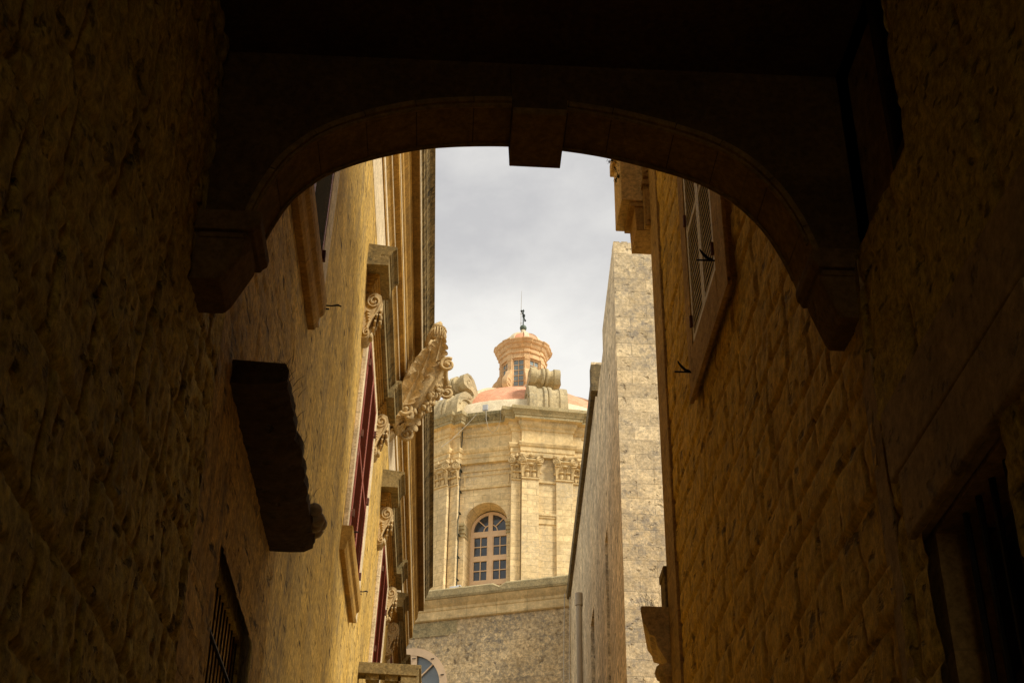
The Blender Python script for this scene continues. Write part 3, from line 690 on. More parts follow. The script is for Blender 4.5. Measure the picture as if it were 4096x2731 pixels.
for a, b, c, d in slits:
    mb = MB(); mb.box(wx(a) + .30, wx(a) + .35, a, b, c, d); mb.build('slit_window', 'void', T)
mb = MB()
mb.loft([[(wx(y) + dx, y, z) for dx, z in ((-.10, 17.50), (.25, 17.50), (.25, 17.66 + .07), (-.12, 17.73))] for y in (27.1, 39.72)])
mb.box(wx(27.1) - .15, wx(27.1) + .3, 26.85, 27.1, 17.2, 17.86)
mb.build('parapet_coping', 'coping', T, bevel=.01)
mb = MB(); mb.box(wx(27.1) - .14, wx(27.1) + .1, 26.84, 27.08, 17.86, 17.93); mb.build('coping_block', 'tower_side', T, bevel=.01)
mb = MB(); rd = random.Random(3)
for k in range(20):
    x = 2.84 + k*.15; mb.box(x, x + rd.uniform(.1, .15), 21.985, 22.3, 17.66, 17.66 + rd.uniform(.01, .05))
mb.build('worn_wall_top', 'tower_front', T)
# drainpipe
yp = 33.6; xp = wx(yp) - .09
mb = MB(); mb.tube([(xp, yp, 2), (xp, yp, 14.95)], .072, 14); dp = mb.build('drainpipe', 'pipe', T, smooth=True, auto=40)
mb = MB(); mb.tube([(xp, yp, 14.90), (xp, yp, 15.22)], .095, 14); mb.tube([(xp, yp, 12.0), (xp, yp, 12.05)], .09, 14); mb.build('pipe_cap', 'pipe', dp, smooth=True, auto=40)
for k, (dx, y) in enumerate(((-.05, 39.5), (-.20, 39.75))):
    mb = MB(); mb.tube([(wx(y) + dx, y, 4), (wx(y) + dx + .02, y, 12), (wx(y) + dx - .01, y, 15.5), (wx(y) + dx + .03, y, 17.7)], .014, 5)
    mb.build('wall_cable', 'cable', T)

# ------------------------------------------------------------------ church
CX, CY = 3.12, 61.0
CH = thing('domed_church', 'pale stone domed church with lantern and scroll buttresses closing the view', 'church', (CX, CY, 0))
PH0 = R(6.1)
def dirs(ph): return Vector((sin(ph), -cos(ph), 0)), Vector((cos(ph), sin(ph), 0))
def pf(ph):   # pier frame: (t, r, z)
    n, tt = dirs(ph); c = Vector((CX, CY, 0))
    return lambda p: c + tt*p.x + n*p.y + Vector((0, 0, p.z))
RB, RS, RP, W1, W2 = 6.60, 6.75, 6.95, 1.12, 1.52
def outline(o, rs=RS, rp=RP, w1=W1, w2=W2, rb=RB, z=0):
    pts = []
    for k in range(8):
        f = pf(PH0 + k*pi/4)
        B = lambda tt: (rb + o - tt*sin(pi/8)) / cos(pi/8)
        for tt, r in ((-(w2+o), B(w2+o)), (-(w2+o), rs+o), (-(w1+o), rs+o), (-(w1+o), rp+o), (w1+o, rp+o), (w1+o, rs+o), (w2+o, rs+o), (w2+o, B(w2+o))):
            pts.append(f(Vector((tt, r, z))))
    return pts
# body behind the pilasters
def arched_facet(mb, f, r, t0, t1, z0, z1, hw, zs, depth, n=20):
    """flat facet at radius r between t0..t1 with an arched opening (half width hw, springing zs) and its reveal"""
    q = lambda tt, z, rr=r: mb.V(f(Vector((tt, rr, z))))
    zb = z0
    arc = [(hw*cos(pi - pi*k/n), zs + hw*sin(pi - pi*k/n)) for k in range(n+1)]
    mb.f.append((q(t0, zb), q(-hw, zb), q(-hw, zs), q(t0, zs))); mb.f.append((q(hw, zb), q(t1, zb), q(t1, zs), q(hw, zs)))
    mb.f.append((q(t0, zs), q(-hw, zs), q(-hw, z1), q(t0, z1))); mb.f.append((q(hw, zs), q(t1, zs), q(t1, z1), q(hw, z1)))
    for a, b in zip(arc, arc[1:]): mb.f.append((q(*a), q(*b), q(b[0], z1), q(a[0], z1)))
    path = [(-hw, zb)] + arc + [(hw, zb)]
    for a, b in zip(path, path[1:]): mb.f.append((q(*a), q(a[0]*.93, a[1], r - depth), q(b[0]*.93, b[1], r - depth), q(*b)))
body = MB()
zb0, zb1 = 15.0, 29.63
OB = -.13
lo = outline(OB, z=zb0); hi = outline(OB, z=zb1)
HWF = None
for k in range(8):
    base = k*8
    for j in range(7):
        body.f.append(tuple(body.V(p) for p in (lo[base+j], lo[base+j+1], hi[base+j+1], hi[base+j])))
    fb = pf(PH0 + (k + .5)*pi/4); a = lo[base+7]; b = lo[(base+8) % 64]; hwf = (a - b).length / 2
    if k in (6, 7, 0): 
        # opening needs a slightly wider facet than the wall strip behind the pilasters
        arched_facet(body, fb, RB + OB, -hwf, hwf, zb0, zb1, .93, 26.85, .85)
    else: body.f.append(tuple(body.V(p) for p in (a, b, hi[(base+8) % 64], hi[base+7])))
body.build('drum_wall', 'church', CH)
ent = [(-.30, 29.60), (.03, 29.62), (.03, 29.84), (.06, 29.86), (.06, 30.08), (.10, 30.10), (.15, 30.22), (.15, 30.28), (.0, 30.29), (.0, 30.88), (.04, 30.90), (.06, 31.0), (.13, 31.07), (.17, 31.14), (.17, 31.28), (.36, 31.31)]
mb = MB(); mb.loft([outline(o, z=z) for o, z in ent], cap0=False, cap1=False); mb.build('entablature', 'church_trim', CH)
top = [(.36, 31.312), (.36, 31.44), (.40, 31.46), (.40, 31.50), (.46, 31.60), (.52, 31.67), (.52, 31.81), (.48, 31.84), (-.9, 31.93)]
mb = MB(); mb.loft([outline(o, z=z) for o, z in top], cap0=False, cap1=True); crn_ = mb.build('drum_cornice', 'church_top', CH)
# black weathered lip over the window bay
mb = MB(); f = pf(PH0 - pi/8)
mb.tf = f; mb.loft([[(tt, RB + .405, 31.43), (tt, RB + .535, 31.67), (tt, RB + .535, 31.82), (tt, RB + .3, 31.88)] for tt in (-.74, .74)])
mb.build('cornice_lip', 'church_black', crn_)
# pilasters, bands, capitals
def capital(w):
    mb = MB(); hw = w
    # bell
    rg = []
    for z, s, o in ((0, 1., .0), (.25, 1.02, .02), (.5, 1.06, .05), (.68, 1.14, .10), (.76, 1.2, .13)): rg.append([(-hw*s, -.02, z), (hw*s, -.02, z), (hw*s, o, z), (-hw*s, o, z)])
    mb.loft(rg)
    # abacus, concave front
    n = 12; fr = []
    for k in range(n+1):
        u = -1 + 2*k/n; fr.append((u*hw*1.42, .15 + .13*u*u))
    for z0, z1, e in ((.93, .98, 0.), (.98, 1.03, .025)):
        mb.loft([[(x, y + e, z) for x, y in fr] + [(hw*1.42, -.02, z), (-hw*1.42, -.02, z)] for z in (z0, z1)])
    # astragal and echinus
    mb.tube([(-hw*1.08, .03, -.03), (hw*1.08, .03, -.03)], .045, 8)
    mb.tube([(-hw*.6, .14, .80), (hw*.6, .14, .80)], .06, 8)
    # volutes
    for s in (-1, 1):
        c = Vector((s*hw*1.02, .19, .78))
        rot = Matrix.Rotation(-s*.45, 3, 'Z')
        loc = lambda a, b, d=0.: c + rot @ Vector((s*a, d, b))
        mb.tube([loc(0, 0, -.20), loc(0, 0, .03)], .165, 16)
        mb.tube(spiral((0, 0), .165, .02, 2.2, pi/2, lambda a, b: loc(a, b, .045), 50, -1), .021, 6)
        mb.tube([loc(0, 0, .04), loc(0, 0, .085)], .03, 8)
        mb.tube([(0, .17, .90), (s*hw*.4, .17, .91), (s*hw*.8, .19, .945), loc(0, .165, .03)], [.025, .03, .032, .025], 6)
        # caulicoli stems
        mb.tube([(s*hw*.32, .05, .22), (s*hw*.34, .08, .42), (s*hw*.42, .12, .56), (s*hw*.62, .17, .62)], [.022, .02, .022, .012], 6)
        mb.tube([(s*hw*.34, .08, .42), (s*hw*.22, .12, .56), (s*hw*.08, .14, .6)], [.018, .018, .01], 6)
        # corner leaf and lower leaf
        mb.loft([[(s*hw*.80, .02, .04), (s*hw*1.06, .02, .04), (s*hw*1.06, .05, .04), (s*hw*.8, .06, .04)], [(s*hw*.78, .04, .35), (s*hw*1.12, .04, .35), (s*hw*1.12, .10, .35), (s*hw*.78, .10, .35)],
                 [(s*hw*.72, .10, .55), (s*hw*1.25, .12, .55), (s*hw*1.28, .20, .54), (s*hw*.72, .16, .55)], [(s*hw*.70, .18, .60), (s*hw*1.30, .22, .58), (s*hw*1.30, .29, .52), (s*hw*.72, .25, .54)]])
        mb.ell((s*hw*.40, .10, .30), (.115, .075, .045), 10, 6); mb.ell((s*hw*.40, .05, .14), (.09, .04, .14), 10, 6)
        mb.ell((s*hw*1.12, .0, .27), (.09, .05, .06), 8, 6)
    mb.ell((0, .14, .58), (.13, .08, .055), 10, 6); mb.ell((0, .07, .28), (.02, .03, .26), 8, 6)
    mb.ell((0, .24, .99), (.07, .05, .08), 10, 8); mb.ell((0, .23, 1.08), (.035, .03, .05), 8, 6)
    return mb
capm = None; capn = None
for k in (-1, 0, 1):
    ph = PH0 + k*pi/4; f = pf(ph)
    for tc, hw, r0, r1, wd in ((-.735, .36, RP - .16, RP, 1), (.735, .36, RP - .16, RP, 1), (-1.32, .20, RS - .16, RS, 0), (1.32, .20, RS - .16, RS, 0)):
        mb = MB(); mb.tf = f; mb.box(tc - hw, tc + hw, r0, r1, zb0, 28.58)
        p = mb.build('pilaster', 'church', CH)
        n, tt = dirs(ph)
        if wd:
            if capm is None: c = capital(.36).build('capital', 'church_trim', p, smooth=True, auto=45); capm = c.data
            else: c = bpy.data.objects.new('capital', capm); C.objects.link(c); c.parent = p
        else:
            if capn is None: c = capital(.20).build('capital', 'church_trim', p, smooth=True, auto=45); capn = c.data
            else: c = bpy.data.objects.new('capital', capn); C.objects.link(c); c.parent = p
        pos = Vector((CX, CY, 28.62)) + tt*tc + n*(r1 - .01)
        c.matrix_local = Matrix(((tt.x*-1, n.x, 0, pos.x), (tt.y*-1, n.y, 0, pos.y), (0, 0, 1, pos.z), (0, 0, 0, 1)))
    mb = MB(); mb.tf = f
    mb.box(-.373, .373, RP - .17, RP - .06, 28.46, 28.56); mb.build('necking_band', 'church_trim', CH); mb = MB(); mb.tf = f
    for z0, z1, o in ((26.58, 26.84, .045), (26.84, 26.93, .09), (26.93, 27.02, .13)): mb.box(-.373, .373, RP - .17, RP - .13 + o, z0, z1)
    mb.build('wall_band', 'church_trim', CH)
# window bays
def bay(k, full=True):
    f = pf(PH0 + (k + .5)*pi/4); r = RB + OB
    mb = MB(); mb.tf = f; E_ = 1.16
    mb.box(-E_, E_, r - .02, r + .06, 28.44, 28.56)
    mb.box(-E_ + .08, E_ - .08, r - .02, r + .05, 29.26, 29.33); mb.box(-E_ + .12, E_ - .12, r - .02, r + .03, 29.06, 29.12)
    mb.box(-E_ + .16, -E_ + .22, r - .02, r + .03, 28.60, 29.06); mb.box(E_ - .22, E_ - .16, r - .02, r + .03, 28.60, 29.06)
    mb.build('bay_panel', 'church_trim', CH)
    for s in (-1, 1):
        mb = MB(); mb.tf = f
        a, b = sorted((s*.89, s*(E_ + .02)))
        for z0, z1, o in ((26.28, 26.36, .04), (26.44, 26.60, .06), (26.60, 26.74, .12), (26.74, 26.84, .17)): mb.box(a + (0 if s > 0 else -0) , b, r - .70, r + o, z0, z1)
        mb.build('impost', 'church_top', CH)
    # glazing
    rw = r - .86; hw = .865; zs = 26.85; n = 24
    mb = MB(); mb.tf = f
    arc = [(hw*cos(pi*q/n), zs + hw*sin(pi*q/n)) for q in range(n+1)]
    mb.prism([(hw, 20)] + arc + [(-hw, 20)], lambda u, v, w: Vector((u, w, v)), rw - .06, rw - .03); gl = mb
    fr = MB(); fr.tf = f
    def arcband(r0, r1, z, a0, a1, w0=rw - .03, w1=rw + .04, m=16):
        p = [(r0*cos(a0 + (a1-a0)*q/m), z + r0*sin(a0 + (a1-a0)*q/m)) for q in range(m+1)] + [(r1*cos(a1 - (a1-a0)*q/m), z + r1*sin(a1 - (a1-a0)*q/m)) for q in range(m+1)]
        for i in range(m):
            fr.prism([p[i], p[i+1], p[2*m - i], p[2*m + 1 - i]], lambda u, v, w: Vector((u, w, v)), w0, w1)
    arcband(.74, .866, zs, 0, pi)
    fr.box(-.866, -.75, rw - .03, rw + .04, 20, zs); fr.box(.75, .866, rw - .03, rw + .04, 20, zs); fr.box(-.095, .095, rw - .03, rw + .05, 20, zs + .76)
    z = zs; fr.box(-.75, .75, rw - .03, rw + .045, zs - .28, zs - .03)
    arcband(.28, .32, zs - .03, 0, pi/2 if False else pi, rw - .02, rw + .02)
    for a in (pi/4, 3*pi/4): fr.box(-.001, .001, rw, rw + .001, zs, zs + .001); fr.prism([(.31*cos(a) - .018*sin(a), zs - .03 + .31*sin(a) + .018*cos(a)), (.76*cos(a) - .018*sin(a), zs - .03 + .76*sin(a) + .018*cos(a)), (.76*cos(a) + .018*sin(a), zs - .03 + .76*sin(a) - .018*cos(a)), (.31*cos(a) + .018*sin(a), zs - .03 + .31*sin(a) - .018*cos(a))], lambda u, v, w: Vector((u, w, v)), rw - .02, rw + .02)
    zt = zs - .28
    for g_ in range(5):
        z1_ = zt - .0; z0_ = z1_ - .86
        for s in (-1, 1):
            m0 = s*.42; fr.box(m0 - .018, m0 + .018, rw - .02, rw + .02, z0_, z1_); a, b = sorted((s*.095, s*.75)); fr.box(a, b, rw - .019, rw + .019, z0_ + .41, z0_ + .446)
            fr.box(*sorted((s*.095, s*.14)), rw - .02, rw + .03, z0_, z1_); fr.box(*sorted((s*.705, s*.75)), rw - .02, rw + .03, z0_, z1_)
        fr.box(-.75, .75, rw - .03, rw + .042, z0_ - .23, z0_); zt = z0_ - .23
    wf = fr.build('window_frame', 'frame', CH); gl.build('pane', 'glass_dark', wf)
bay(-1); bay(0)
PH0 = R(7.6)
# attic ring, dome, ribs
mb = MB(); mb.lathe([(6.5, 31.8), (6.42, 31.98), (6.28, 32.06), (6.22, 32.40), (6.05, 32.50), (5.93, 32.95), (5.76, 33.15), (5.3, 33.2)], (CX, CY), 64); mb.build('dome_base', 'cream', CH, smooth=True, auto=30)
DA, DH, DZ = 5.68, 3.95, 32.0
mb = MB(); mb.lathe([(DA*cos(a), DZ + DH*sin(a)) for a in [R(8 + 74*k/24) for k in range(25)]], (CX, CY), 96); dm = mb.build('dome', 'pink', CH, smooth=True)
for k in range(-2, 6):
    ph = PH0 + k*pi/4; mb = MB(); mb.tf = pf(ph)
    rg = []
    for q in range(20):
        a = R(8 + 70*q/19); w = .78 - .42*q/19
        for_r = [((DA + e)*cos(a), DZ + (DH + e)*sin(a)) for e in (-.05, .09)]
        rg.append([(-w, *for_r[0]), (-w, *for_r[1]), (w, *for_r[1]), (w, *for_r[0])])
    mb.loft(rg); mb.build('dome_rib', 'cream', dm)
# scroll buttresses
def buttress():
    mb = MB()
    prof = [(6.36, 31.8), (6.42, 32.45), (6.42, 32.85), (6.33, 33.25), (6.12, 33.58), (5.82, 33.78), (5.52, 33.80), (5.28, 33.72), (5.14, 33.74), (5.04, 33.86), (5.02, 34.02), (5.12, 34.14), (5.3, 34.17), (5.52, 34.16), (5.70, 34.30),
            (5.78, 34.55), (5.70, 34.80), (5.48, 34.97), (5.2, 34.98), (4.95, 34.85), (4.74, 34.55), (4.60, 34.2), (4.5, 33.7), (4.45, 33.0), (4.45, 31.8)]
    c1, c2 = Vector((5.55, 32.95)), Vector((5.32, 34.56))
    sl = [(-1, 0), (-.60, 0), (-.57, .05), (-.40, .10), (-.24, .07), (-.22, 0), (-.12, -.02), (-.05, .01), (-.03, .07), (.01, .07), (.03, .01), (.10, -.02), (.20, 0), (.22, .07), (.40, .10), (.57, .05), (.60, 0), (1, 0)]
    rg = []
    for u, dd in sl:
        ring = []
        for i, (r, z) in enumerate(prof):
            cc = c1 if i < 9 else c2
            p = Vector((r, z)); hw = .87 if z < 33.9 else .68
            if 33.6 < z < 34.2 and i > 7: hw = .74
            if 0 < i < 20 and not (i in (8, 9, 10, 11)): p = p + (cc - p).normalized() * dd
            ring.append((u*hw, p.x, p.y))
        rg.append(ring)
    mb.loft(rg)
    for s, hw in ((-1, .872), (1, .872)):
        mb.tube(spiral((5.62, 32.85), .62, .06, 1.35, .2, lambda a, b: (s*hw, a, b), 46), [.05]*47, 6)
    for s in (-1, 1): mb.tube(spiral((5.34, 34.56), .30, .06, 1.1, 1.6, lambda a, b: (s*.685, a, b), 30), .035, 6)
    return mb
bm_ = None
for k in (-2, -1, 0, 1, 2):
    ph = PH0 + k*pi/4
    if bm_ is None: b = buttress().build('scroll_buttress', 'scroll', CH, smooth=True, auto=38); bm_ = b.data
    else: b = bpy.data.objects.new('scroll_buttress', bm_); C.objects.link(b); b.parent = CH; 
    n, tt = dirs(ph)
    b.matrix_parent_inverse = Matrix.Translation(CH.location).inverted()
    b.matrix_basis = Matrix(((tt.x, n.x, 0, CX), (tt.y, n.y, 0, CY), (0, 0, 1, 0), (0, 0, 0, 1)))
# lantern
LZ = 35.6
def cring(o, z, n=96, rr=1.12, rp=.055, wp=.15):
    pts = []
    for k in range(n):
        a = 2*pi*k/n; d = (a - PH0 + pi/8) % (pi/4) - pi/8
        r = rr + o + (rp if abs(d)*(rr + o) < wp + o*.35 else 0)
        nn, _ = dirs(a); pts.append((CX + nn.x*r, CY + nn.y*r, z))
    return pts
mb = MB()
mb.loft([cring(o, z, 160) for o, z in ((0, 38.16), (0, 38.42), (.06, 38.44), (.07, 38.51), (.0, 38.53), (.0, 38.70), (.06, 38.73), (.12, 38.84), (.13, 38.90), (.22, 38.96), (.26, 39.04), (.31, 39.10), (.31, 39.14), (.0, 39.22))], cap0=True)
L_ = mb.build('lantern', 'ochre', CH)
mb = MB()
for k in range(8):   # wall strips between the windows, with splayed feet
    ph = PH0 + k*pi/4; mb.tf = pf(ph)
    mb.box(-.12, .12, .85, 1.17, LZ, 38.16); mb.box(-.155, .155, .85, 1.09, LZ, 38.16)
    mb.box(-.135, .135, 1.0, 1.195, 38.03, 38.08)
mb.tf = None
mb.build('lantern_pier', 'ochre', L_)
for k in range(-3, 5):
    ph = PH0 + (k + .5)*pi/4; f = pf(ph)
    mb = MB(); mb.tf = f; mb.box(-.34, .34, .96, .98, LZ, 38.15); 
    fr = MB(); fr.tf = f
    for a, b in ((-.32, -.275), (.275, .32), (-.012, .012)): fr.box(a, b, .98, 1.015, LZ + .3, 38.15)
    for q in range(7): z = 36.30 + q*.30; fr.box(-.275, .275, .981, 1.01, z - .012, z + .012)
    fr.box(-.32, .32, .98, 1.03, 38.07, 38.15)
    w = fr.build('lantern_window', 'timber' if False else 'ochre', L_); mb.build('pane', 'glass_pale', w)
# console scrolls at lantern foot
def lscroll():
    mb = MB(); pr = [(1.18, 37.5), (1.26, 37.42), (1.34, 37.2), (1.50, 37.0), (1.60, 36.75), (1.58, 36.5), (1.45, 36.33), (1.30, 36.36), (1.5, 36.2), (1.85, 36.15), (1.95, 35.9), (1.9, 35.5), (1.1, 35.5), (1.1, 37.5)]
    mb.prism(pr, lambda u, v, w: (w, u, v), -.15, .15)
    for s in (-.155, .155): mb.tube(spiral((1.40, 36.66), .20, .04, 1.5, 1.2, lambda a, b: (s, a, b), 30), .025, 6)
    mb.tube([(-.17, 1.42, 36.64), (.17, 1.42, 36.64)], .09, 10)
    return mb
lm = None
for k in range(8):
    ph = PH0 + k*pi/4; n, tt = dirs(ph)
    if lm is None: b = lscroll().build('lantern_scroll', 'ochre', L_, smooth=True, auto=38); lm = b.data
    else: b = bpy.data.objects.new('lantern_scroll', lm); C.objects.link(b); b.parent = L_
    b.matrix_basis = Matrix(((tt.x, n.x, 0, CX), (tt.y, n.y, 0, CY), (0, 0, 1, 0), (0, 0, 0, 1)))
mb = MB(); mb.lathe([(1.0*cos(a), 39.18 + .92*sin(a)) for a in [R(2 + 86*k/14) for k in range(15)]], (CX, CY), 48); lr = mb.build('lantern_roof', 'pink', L_, smooth=True)
for k in range(8):
    mb = MB(); mb.tf = pf(PH0 + k*pi/4); rg = []
    for q in range(10):
        a = R(2 + 84*q/9); w = .14 - .07*q/9; rg.append([(-w, .98*cos(a), 39.18 + .90*sin(a)), (-w, 1.06*cos(a), 39.18 + .98*sin(a)), (w, 1.06*cos(a), 39.18 + .98*sin(a)), (w, .98*cos(a), 39.18 + .90*sin(a))])
    mb.loft(rg); mb.build('roof_rib', 'cream', lr)
mb = MB(); mb.lathe([(.0, 40.42), (.12, 40.42), (.14, 40.36), (.12, 40.28), (.22, 40.20), (.30, 40.08)], (CX, CY), 20); mb.build('finial_base', 'cream', lr, smooth=True)
# ball, cross, rod
mb = MB(); mb.ell((CX, CY, 40.57), (.175, .175, .175), 24, 16); ba = mb.build('orb', 'green_metal', CH, smooth=True)
mb = MB(); zc = 41.32
mb.tube([(CX, CY, 40.7), (CX, CY, 41.60)], .03, 8); mb.ell((CX, CY, 41.62), (.058, .058, .058), 12, 8); mb.tube([(CX, CY, 41.66), (CX, CY, 41.72)], .014, 6)
ax = Vector((-.115, -.44, 0)); p0 = Vector((CX, CY, zc))
mb.tube([p0 - ax, p0 + ax], .028, 8); mb.ell(p0 + ax, (.058,)*3, 12, 8); mb.ell(p0 - ax, (.058,)*3, 12, 8)
mb.tube([p0 + Vector((.02, -.06, 0)), p0 + Vector((.02, .06, 0))], .075, 12)
mb.build('cross', 'dark_green', CH, smooth=True, auto=40)
mb = MB(); mb.tube([(CX - .13, CY, 40.62), (CX - .12, CY, 40.8), (CX - .115, CY, 42.0), (CX - .10, CY, 42.85)], [.012, .012, .010, .005], 6)
for z in (40.86, 41.42): mb.tube([(CX - .17, CY, z), (CX + .03, CY, z + .01)], .010, 5)
mb.build('lightning_rod', 'brass', CH)
# downpipe beside the window, cables, floodlight
PH0 = R(6.1)
f = pf(PH0 - pi/8)
mb = MB(); mb.tf = f
mb.tube([(-1.10 - .003*k, RB + .10 + (.10 if 26.2 < z < 27 else 0), z) for k, z in enumerate((20, 22, 24, 26, 26.3, 26.9, 27.2, 28, 28.8, 29.5, 30.2))] + [(-1.08, RB + .18, 30.3), (-1.07, RB + .15, 30.8), (-1.02, RB + .3, 31.28)], .022, 6)
for z in range(21, 31): mb.box(-1.14, -1.07, RB - .1, RB + .13, z + .3, z + .33)
mb.build('lightning_conductor', 'dark_green', CH)
mb = MB(); mb.tf = f; mb.box(-.12, .12, RB + .33, RB + .43, 31.95, 32.24); mb.box(-.02, .04, RB + .36, RB + .40, 31.82, 31.95); fl = mb.build('floodlight', 'grey_box', CH, bevel=.02)
mb = MB(); mb.tf = f
mb.tube([(-.25, RB + .52, 31.84), (-.8, RB + .56, 31.2), (-1.4, RB + .70, 30.5), (-1.8, RB + .8, 30.15)], .012, 5)
mb.build('hanging_cable', 'cable', CH); mb = MB(); mb.tf = f
mb.tube([(.08, RB + .545, 31.84), (.10, RB + .55, 31.4), (.2, RB + .5, 30.95), (.35, RB + .45, 30.8), (.55, RB + .45, 30.9), (.72, RB + .5, 31.3), (.75, RB + .55, 31.82)], .010, 5)
mb.build('hanging_cable', 'cable', CH)
# nave wall: plane through N0, turned away to the left
na = R(20.5); N0 = Vector((3.51, 39.83, 0)); nd = Vector((-cos(na), sin(na), 0)); nn = Vector((-sin(na), -cos(na), 0))
def nf(p): return N0 + nd*p.x + nn*p.y + Vector((0, 0, p.z))     # x: to the left, y: outwards
mb = MB(); mb.tf = nf; LC, LR, LZ0 = 5.02, 1.20, 15.33
lu = [(LC - LR*cos(pi*k/24), LZ0 + LR*sin(pi*k/24)) for k in range(25)]
q = lambda a, z, y=0: mb.V((a, y, z))
mb.f.append((q(-.6, 0), q(LC-LR, 0), q(LC-LR, 17.30), q(-.6, 17.30))); mb.f.append((q(LC+LR, 0), q(12, 0), q(12, 17.30), q(LC+LR, 17.30)))
mb.f.append((q(LC-LR, 0), q(LC+LR, 0), q(LC+LR, LZ0 - 1.2), q(LC-LR, LZ0 - 1.2)))
for a, b in zip(lu, lu[1:]): mb.f.append((q(*a), q(*b), q(b[0], 17.30), q(a[0], 17.30)))
path = [(LC-LR, LZ0 - 1.2)] + lu + [(LC+LR, LZ0 - 1.2)]
for a, b in zip(path, path[1:]): mb.f.append((q(*a), q(a[0], a[1], -.12), q(b[0], b[1], -.12), q(*b)))
mb.box(-.6, 12, -4, -.14, 0, 17.30) if False else None
nw = mb.build('nave_wall', 'nave', CH)
mb = MB(); mb.tf = nf
mb.box(4.2 - .4, 12, 0, .02, 16.83, 16.88) ; mb.box(3.55, 12, -.01, .008, 16.88, 17.28); mb.build('nave_ledge', 'church_top', nw)
mb = MB(); mb.tf = nf
np_ = [(-.3, 17.302), (.05, 17.302), (.09, 17.33), (.10, 17.39), (.03, 17.42), (.03, 17.60), (.06, 17.63), (.08, 17.70), (.17, 17.78), (.24, 17.86), (.27, 17.90), (-.3, 17.90)]
mb.loft([[(x, y, z) for y, z in np_] for x in (-.6, 12)]); mb.build('nave_cornice', 'church_trim', CH)
mb = MB(); mb.tf = nf; rg = []
for k in range(61):
    x = -.6 + 12.6*k/60; e = .008*noise.noise(Vector((x*3, 0, 5))); zz = .02*noise.noise(Vector((x*4, 3, 5))) + (-.10 if 2.1 < x < 2.3 else 0)
    rg.append([(x, -.5, 17.903), (x, .30 + e, 17.903), (x, .33 + e, 17.97), (x, .34 + e, 18.16 + zz), (x, .28, 18.22 + zz), (x, -.5, 18.24)])
mb.loft(rg); mb.build('nave_coping', 'church_black' if False else 'church_top', CH)
mb = MB(); mb.tf = nf; mb.box(-.6, 12, -16, -.5, 17.6, 18.0); mb.build('nave_roof', 'church', CH)
# lunette window
fr = MB(); fr.tf = nf
def band(r0, r1, a0, a1, y0, y1, m=24):
    for i in range(m):
        a, b = a0 + (a1-a0)*i/m, a0 + (a1-a0)*(i+1)/m
        fr.prism([(LC + r0*cos(a), LZ0 + r0*sin(a)), (LC + r0*cos(b), LZ0 + r0*sin(b)), (LC + r1*cos(b), LZ0 + r1*sin(b)), (LC + r1*cos(a), LZ0 + r1*sin(a))], lambda u, v, w: Vector((u, w, v)), y0, y1)
band(.97, 1.2, 0, pi, -.08, .01); band(.36, .40, 0, pi, -.07, -.03, 16)
fr.box(LC - .20, LC + .20, -.08, .0, LZ0, LZ0 + 1.0); fr.box(LC - 1.2, LC + 1.2, -.08, .005, LZ0 - .2, LZ0 + .0)
for a in (R(42), R(138)): fr.prism([(LC + r*cos(a) + s*.02*sin(a), LZ0 + r*sin(a) - s*.02*cos(a)) for r, s in ((.38, -1), (1., -1), (1., 1), (.38, 1))], lambda u, v, w: Vector((u, w, v)), -.07, -.03)
lw = fr.build('lunette_window', 'frame', CH)
mb = MB(); mb.tf = nf; mb.box(LC - 1.2, LC + 1.2, -.13, -.10, LZ0 - 1.2, LZ0 + 1.2); mb.build('pane', 'glass_lun', lw)
for dx, dz, w in ((-.12, .86, .06), (.12, .86, .06), (-.72, .80, .05), (-1.05, .28, .05)): bx1(LC + dx - w, LC + dx + w, .01, .03, LZ0 + dz - .012, LZ0 + dz + .012, tf=nf).build('window_latch', 'iron', lw)
# bits on the parapet
rb_ = MB(); rb_.tf = nf; rb_.box(3.52, 3.80, -.12, .12, 18.22, 18.34); rb_.box(3.46, 3.58, -.1, .1, 18.34, 18.37)
tag(rb_.build('junction_box', 'white_box', None, bevel=.01), 'small white junction box on the church parapet', 'junction box')
sk = MB(); sk.tf = nf; sk.ell((.75, -.35, 18.20), (.28, .28, .17), 20, 12)
tag(sk.build('roof_skylight', 'white_box', None, smooth=True), 'pale domed skylight on the church parapet', 'skylight')

# bird high up in the sky
b = MB(); b.ell((-2.2, 60, 52.3), (.10, .25, .08), 10, 8); 
b.loft([[(-2.2, 59.95, 52.32), (-2.2, 60.1, 52.32), (-2.2, 60.1, 52.35)], [(-2.55, 59.9, 52.45), (-2.55, 60.02, 52.45), (-2.55, 60.02, 52.47)], [(-2.9, 60.1, 52.38), (-2.9, 60.12, 52.38), (-2.9, 60.12, 52.39)]])
b.loft([[(-2.2, 59.95, 52.32), (-2.2, 60.1, 52.32), (-2.2, 60.1, 52.35)], [(-1.9, 59.9, 52.42), (-1.9, 60.02, 52.42), (-1.9, 60.02, 52.44)], [(-1.6, 60.1, 52.3), (-1.6, 60.12, 52.3), (-1.6, 60.12, 52.31)]])
tag(b.build('bird', 'bird'), 'tiny dark bird flying in the cloudy sky', 'bird')

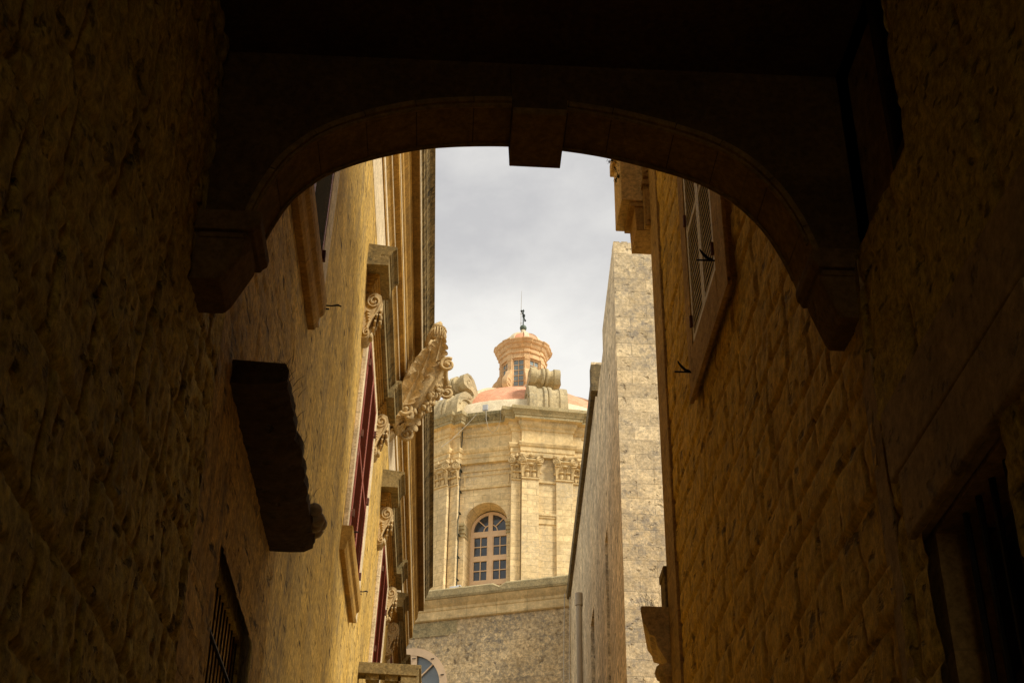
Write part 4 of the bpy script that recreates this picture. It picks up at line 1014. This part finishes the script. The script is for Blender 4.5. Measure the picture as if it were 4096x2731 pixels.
# ------------------------------------------------------------------ sky and light
SUN_AZ, SUN_EL = R(123), R(46)       # azimuth clockwise from +Y
w = bpy.data.worlds.new('World'); S.world = w; w.use_nodes = True
nt = w.node_tree; nt.nodes.clear(); t = NT(nt)
out = t.n('ShaderNodeOutputWorld'); bg = t.n('ShaderNodeBackground'); t.l(bg.outputs[0], out.inputs[0])
sky = t.n('ShaderNodeTexSky', sky_type='NISHITA'); sky.sun_disc = False; sky.sun_elevation = SUN_EL; sky.sun_rotation = SUN_AZ
tc = t.n('ShaderNodeTexCoord').outputs['Generated']
mp = t.n('ShaderNodeMapping'); t.l(tc, mp.inputs[0]); mp.inputs['Scale'].default_value = (1, 1, 1.8); mp.inputs['Location'].default_value = (.31, .2, .63)
n1 = t.noise(mp.outputs[0], 3.4, 10, .52, .3); n2 = t.noise(mp.outputs[0], 9, 8, .6)
f1 = t.math('ADD', t.math('MULTIPLY', n1, .72), t.math('MULTIPLY', n2, .28))
sp = t.n('ShaderNodeSeparateXYZ'); t.l(tc, sp.inputs[0])
lowb = t.mr(sp.outputs[2], .46, .66, .17, -.03)
f1 = t.math('ADD', f1, lowb)
cl = t.mix(t.mr(f1, .40, .61), (4.15, 4.1, 4.12), (6.6, 6.45, 6.1))
col = t.mix(.97, sky.outputs[0], cl)
t.l(col, bg.inputs[0]); bg.inputs[1].default_value = .1
ld = bpy.data.lights.new('sun', 'SUN'); ld.energy = 3.0; ld.angle = R(12); ld.color = (1, .95, .86)
so = bpy.data.objects.new('sun', ld); C.objects.link(so)
d = Vector((sin(SUN_AZ)*cos(SUN_EL), cos(SUN_AZ)*cos(SUN_EL), sin(SUN_EL)))
so.rotation_euler = d.to_track_quat('Z', 'Y').to_euler(); so.location = (20, -10, 40)

# ------------------------------------------------------------------ camera
p, y, r = R(32), R(2.4), R(.8)
fw = Vector((sin(y)*cos(p), cos(y)*cos(p), sin(p))); Rt = Vector((cos(y), -sin(y), 0)); U = Vector((-sin(y)*sin(p), -cos(y)*sin(p), cos(p)))
R2 = Rt*cos(r) + U*sin(r); U2 = -Rt*sin(r) + U*cos(r)
cd = bpy.data.cameras.new('camera'); cam = bpy.data.objects.new('camera', cd); C.objects.link(cam)
cam.matrix_world = Matrix(((R2.x, U2.x, -fw.x, 0), (R2.y, U2.y, -fw.y, 0), (R2.z, U2.z, -fw.z, 1.6), (0, 0, 0, 1)))
cd.sensor_width = 36; cd.lens = 50; cd.clip_end = 600; cd.clip_start = .05
S.camera = cam
for o in C.objects:
    if '_local' in o: del o['_local']
vs = S.view_settings; vs.view_transform = 'Standard'; vs.look = 'None'; vs.exposure = .55; vs.gamma = 1; vs.use_curve_mapping = False
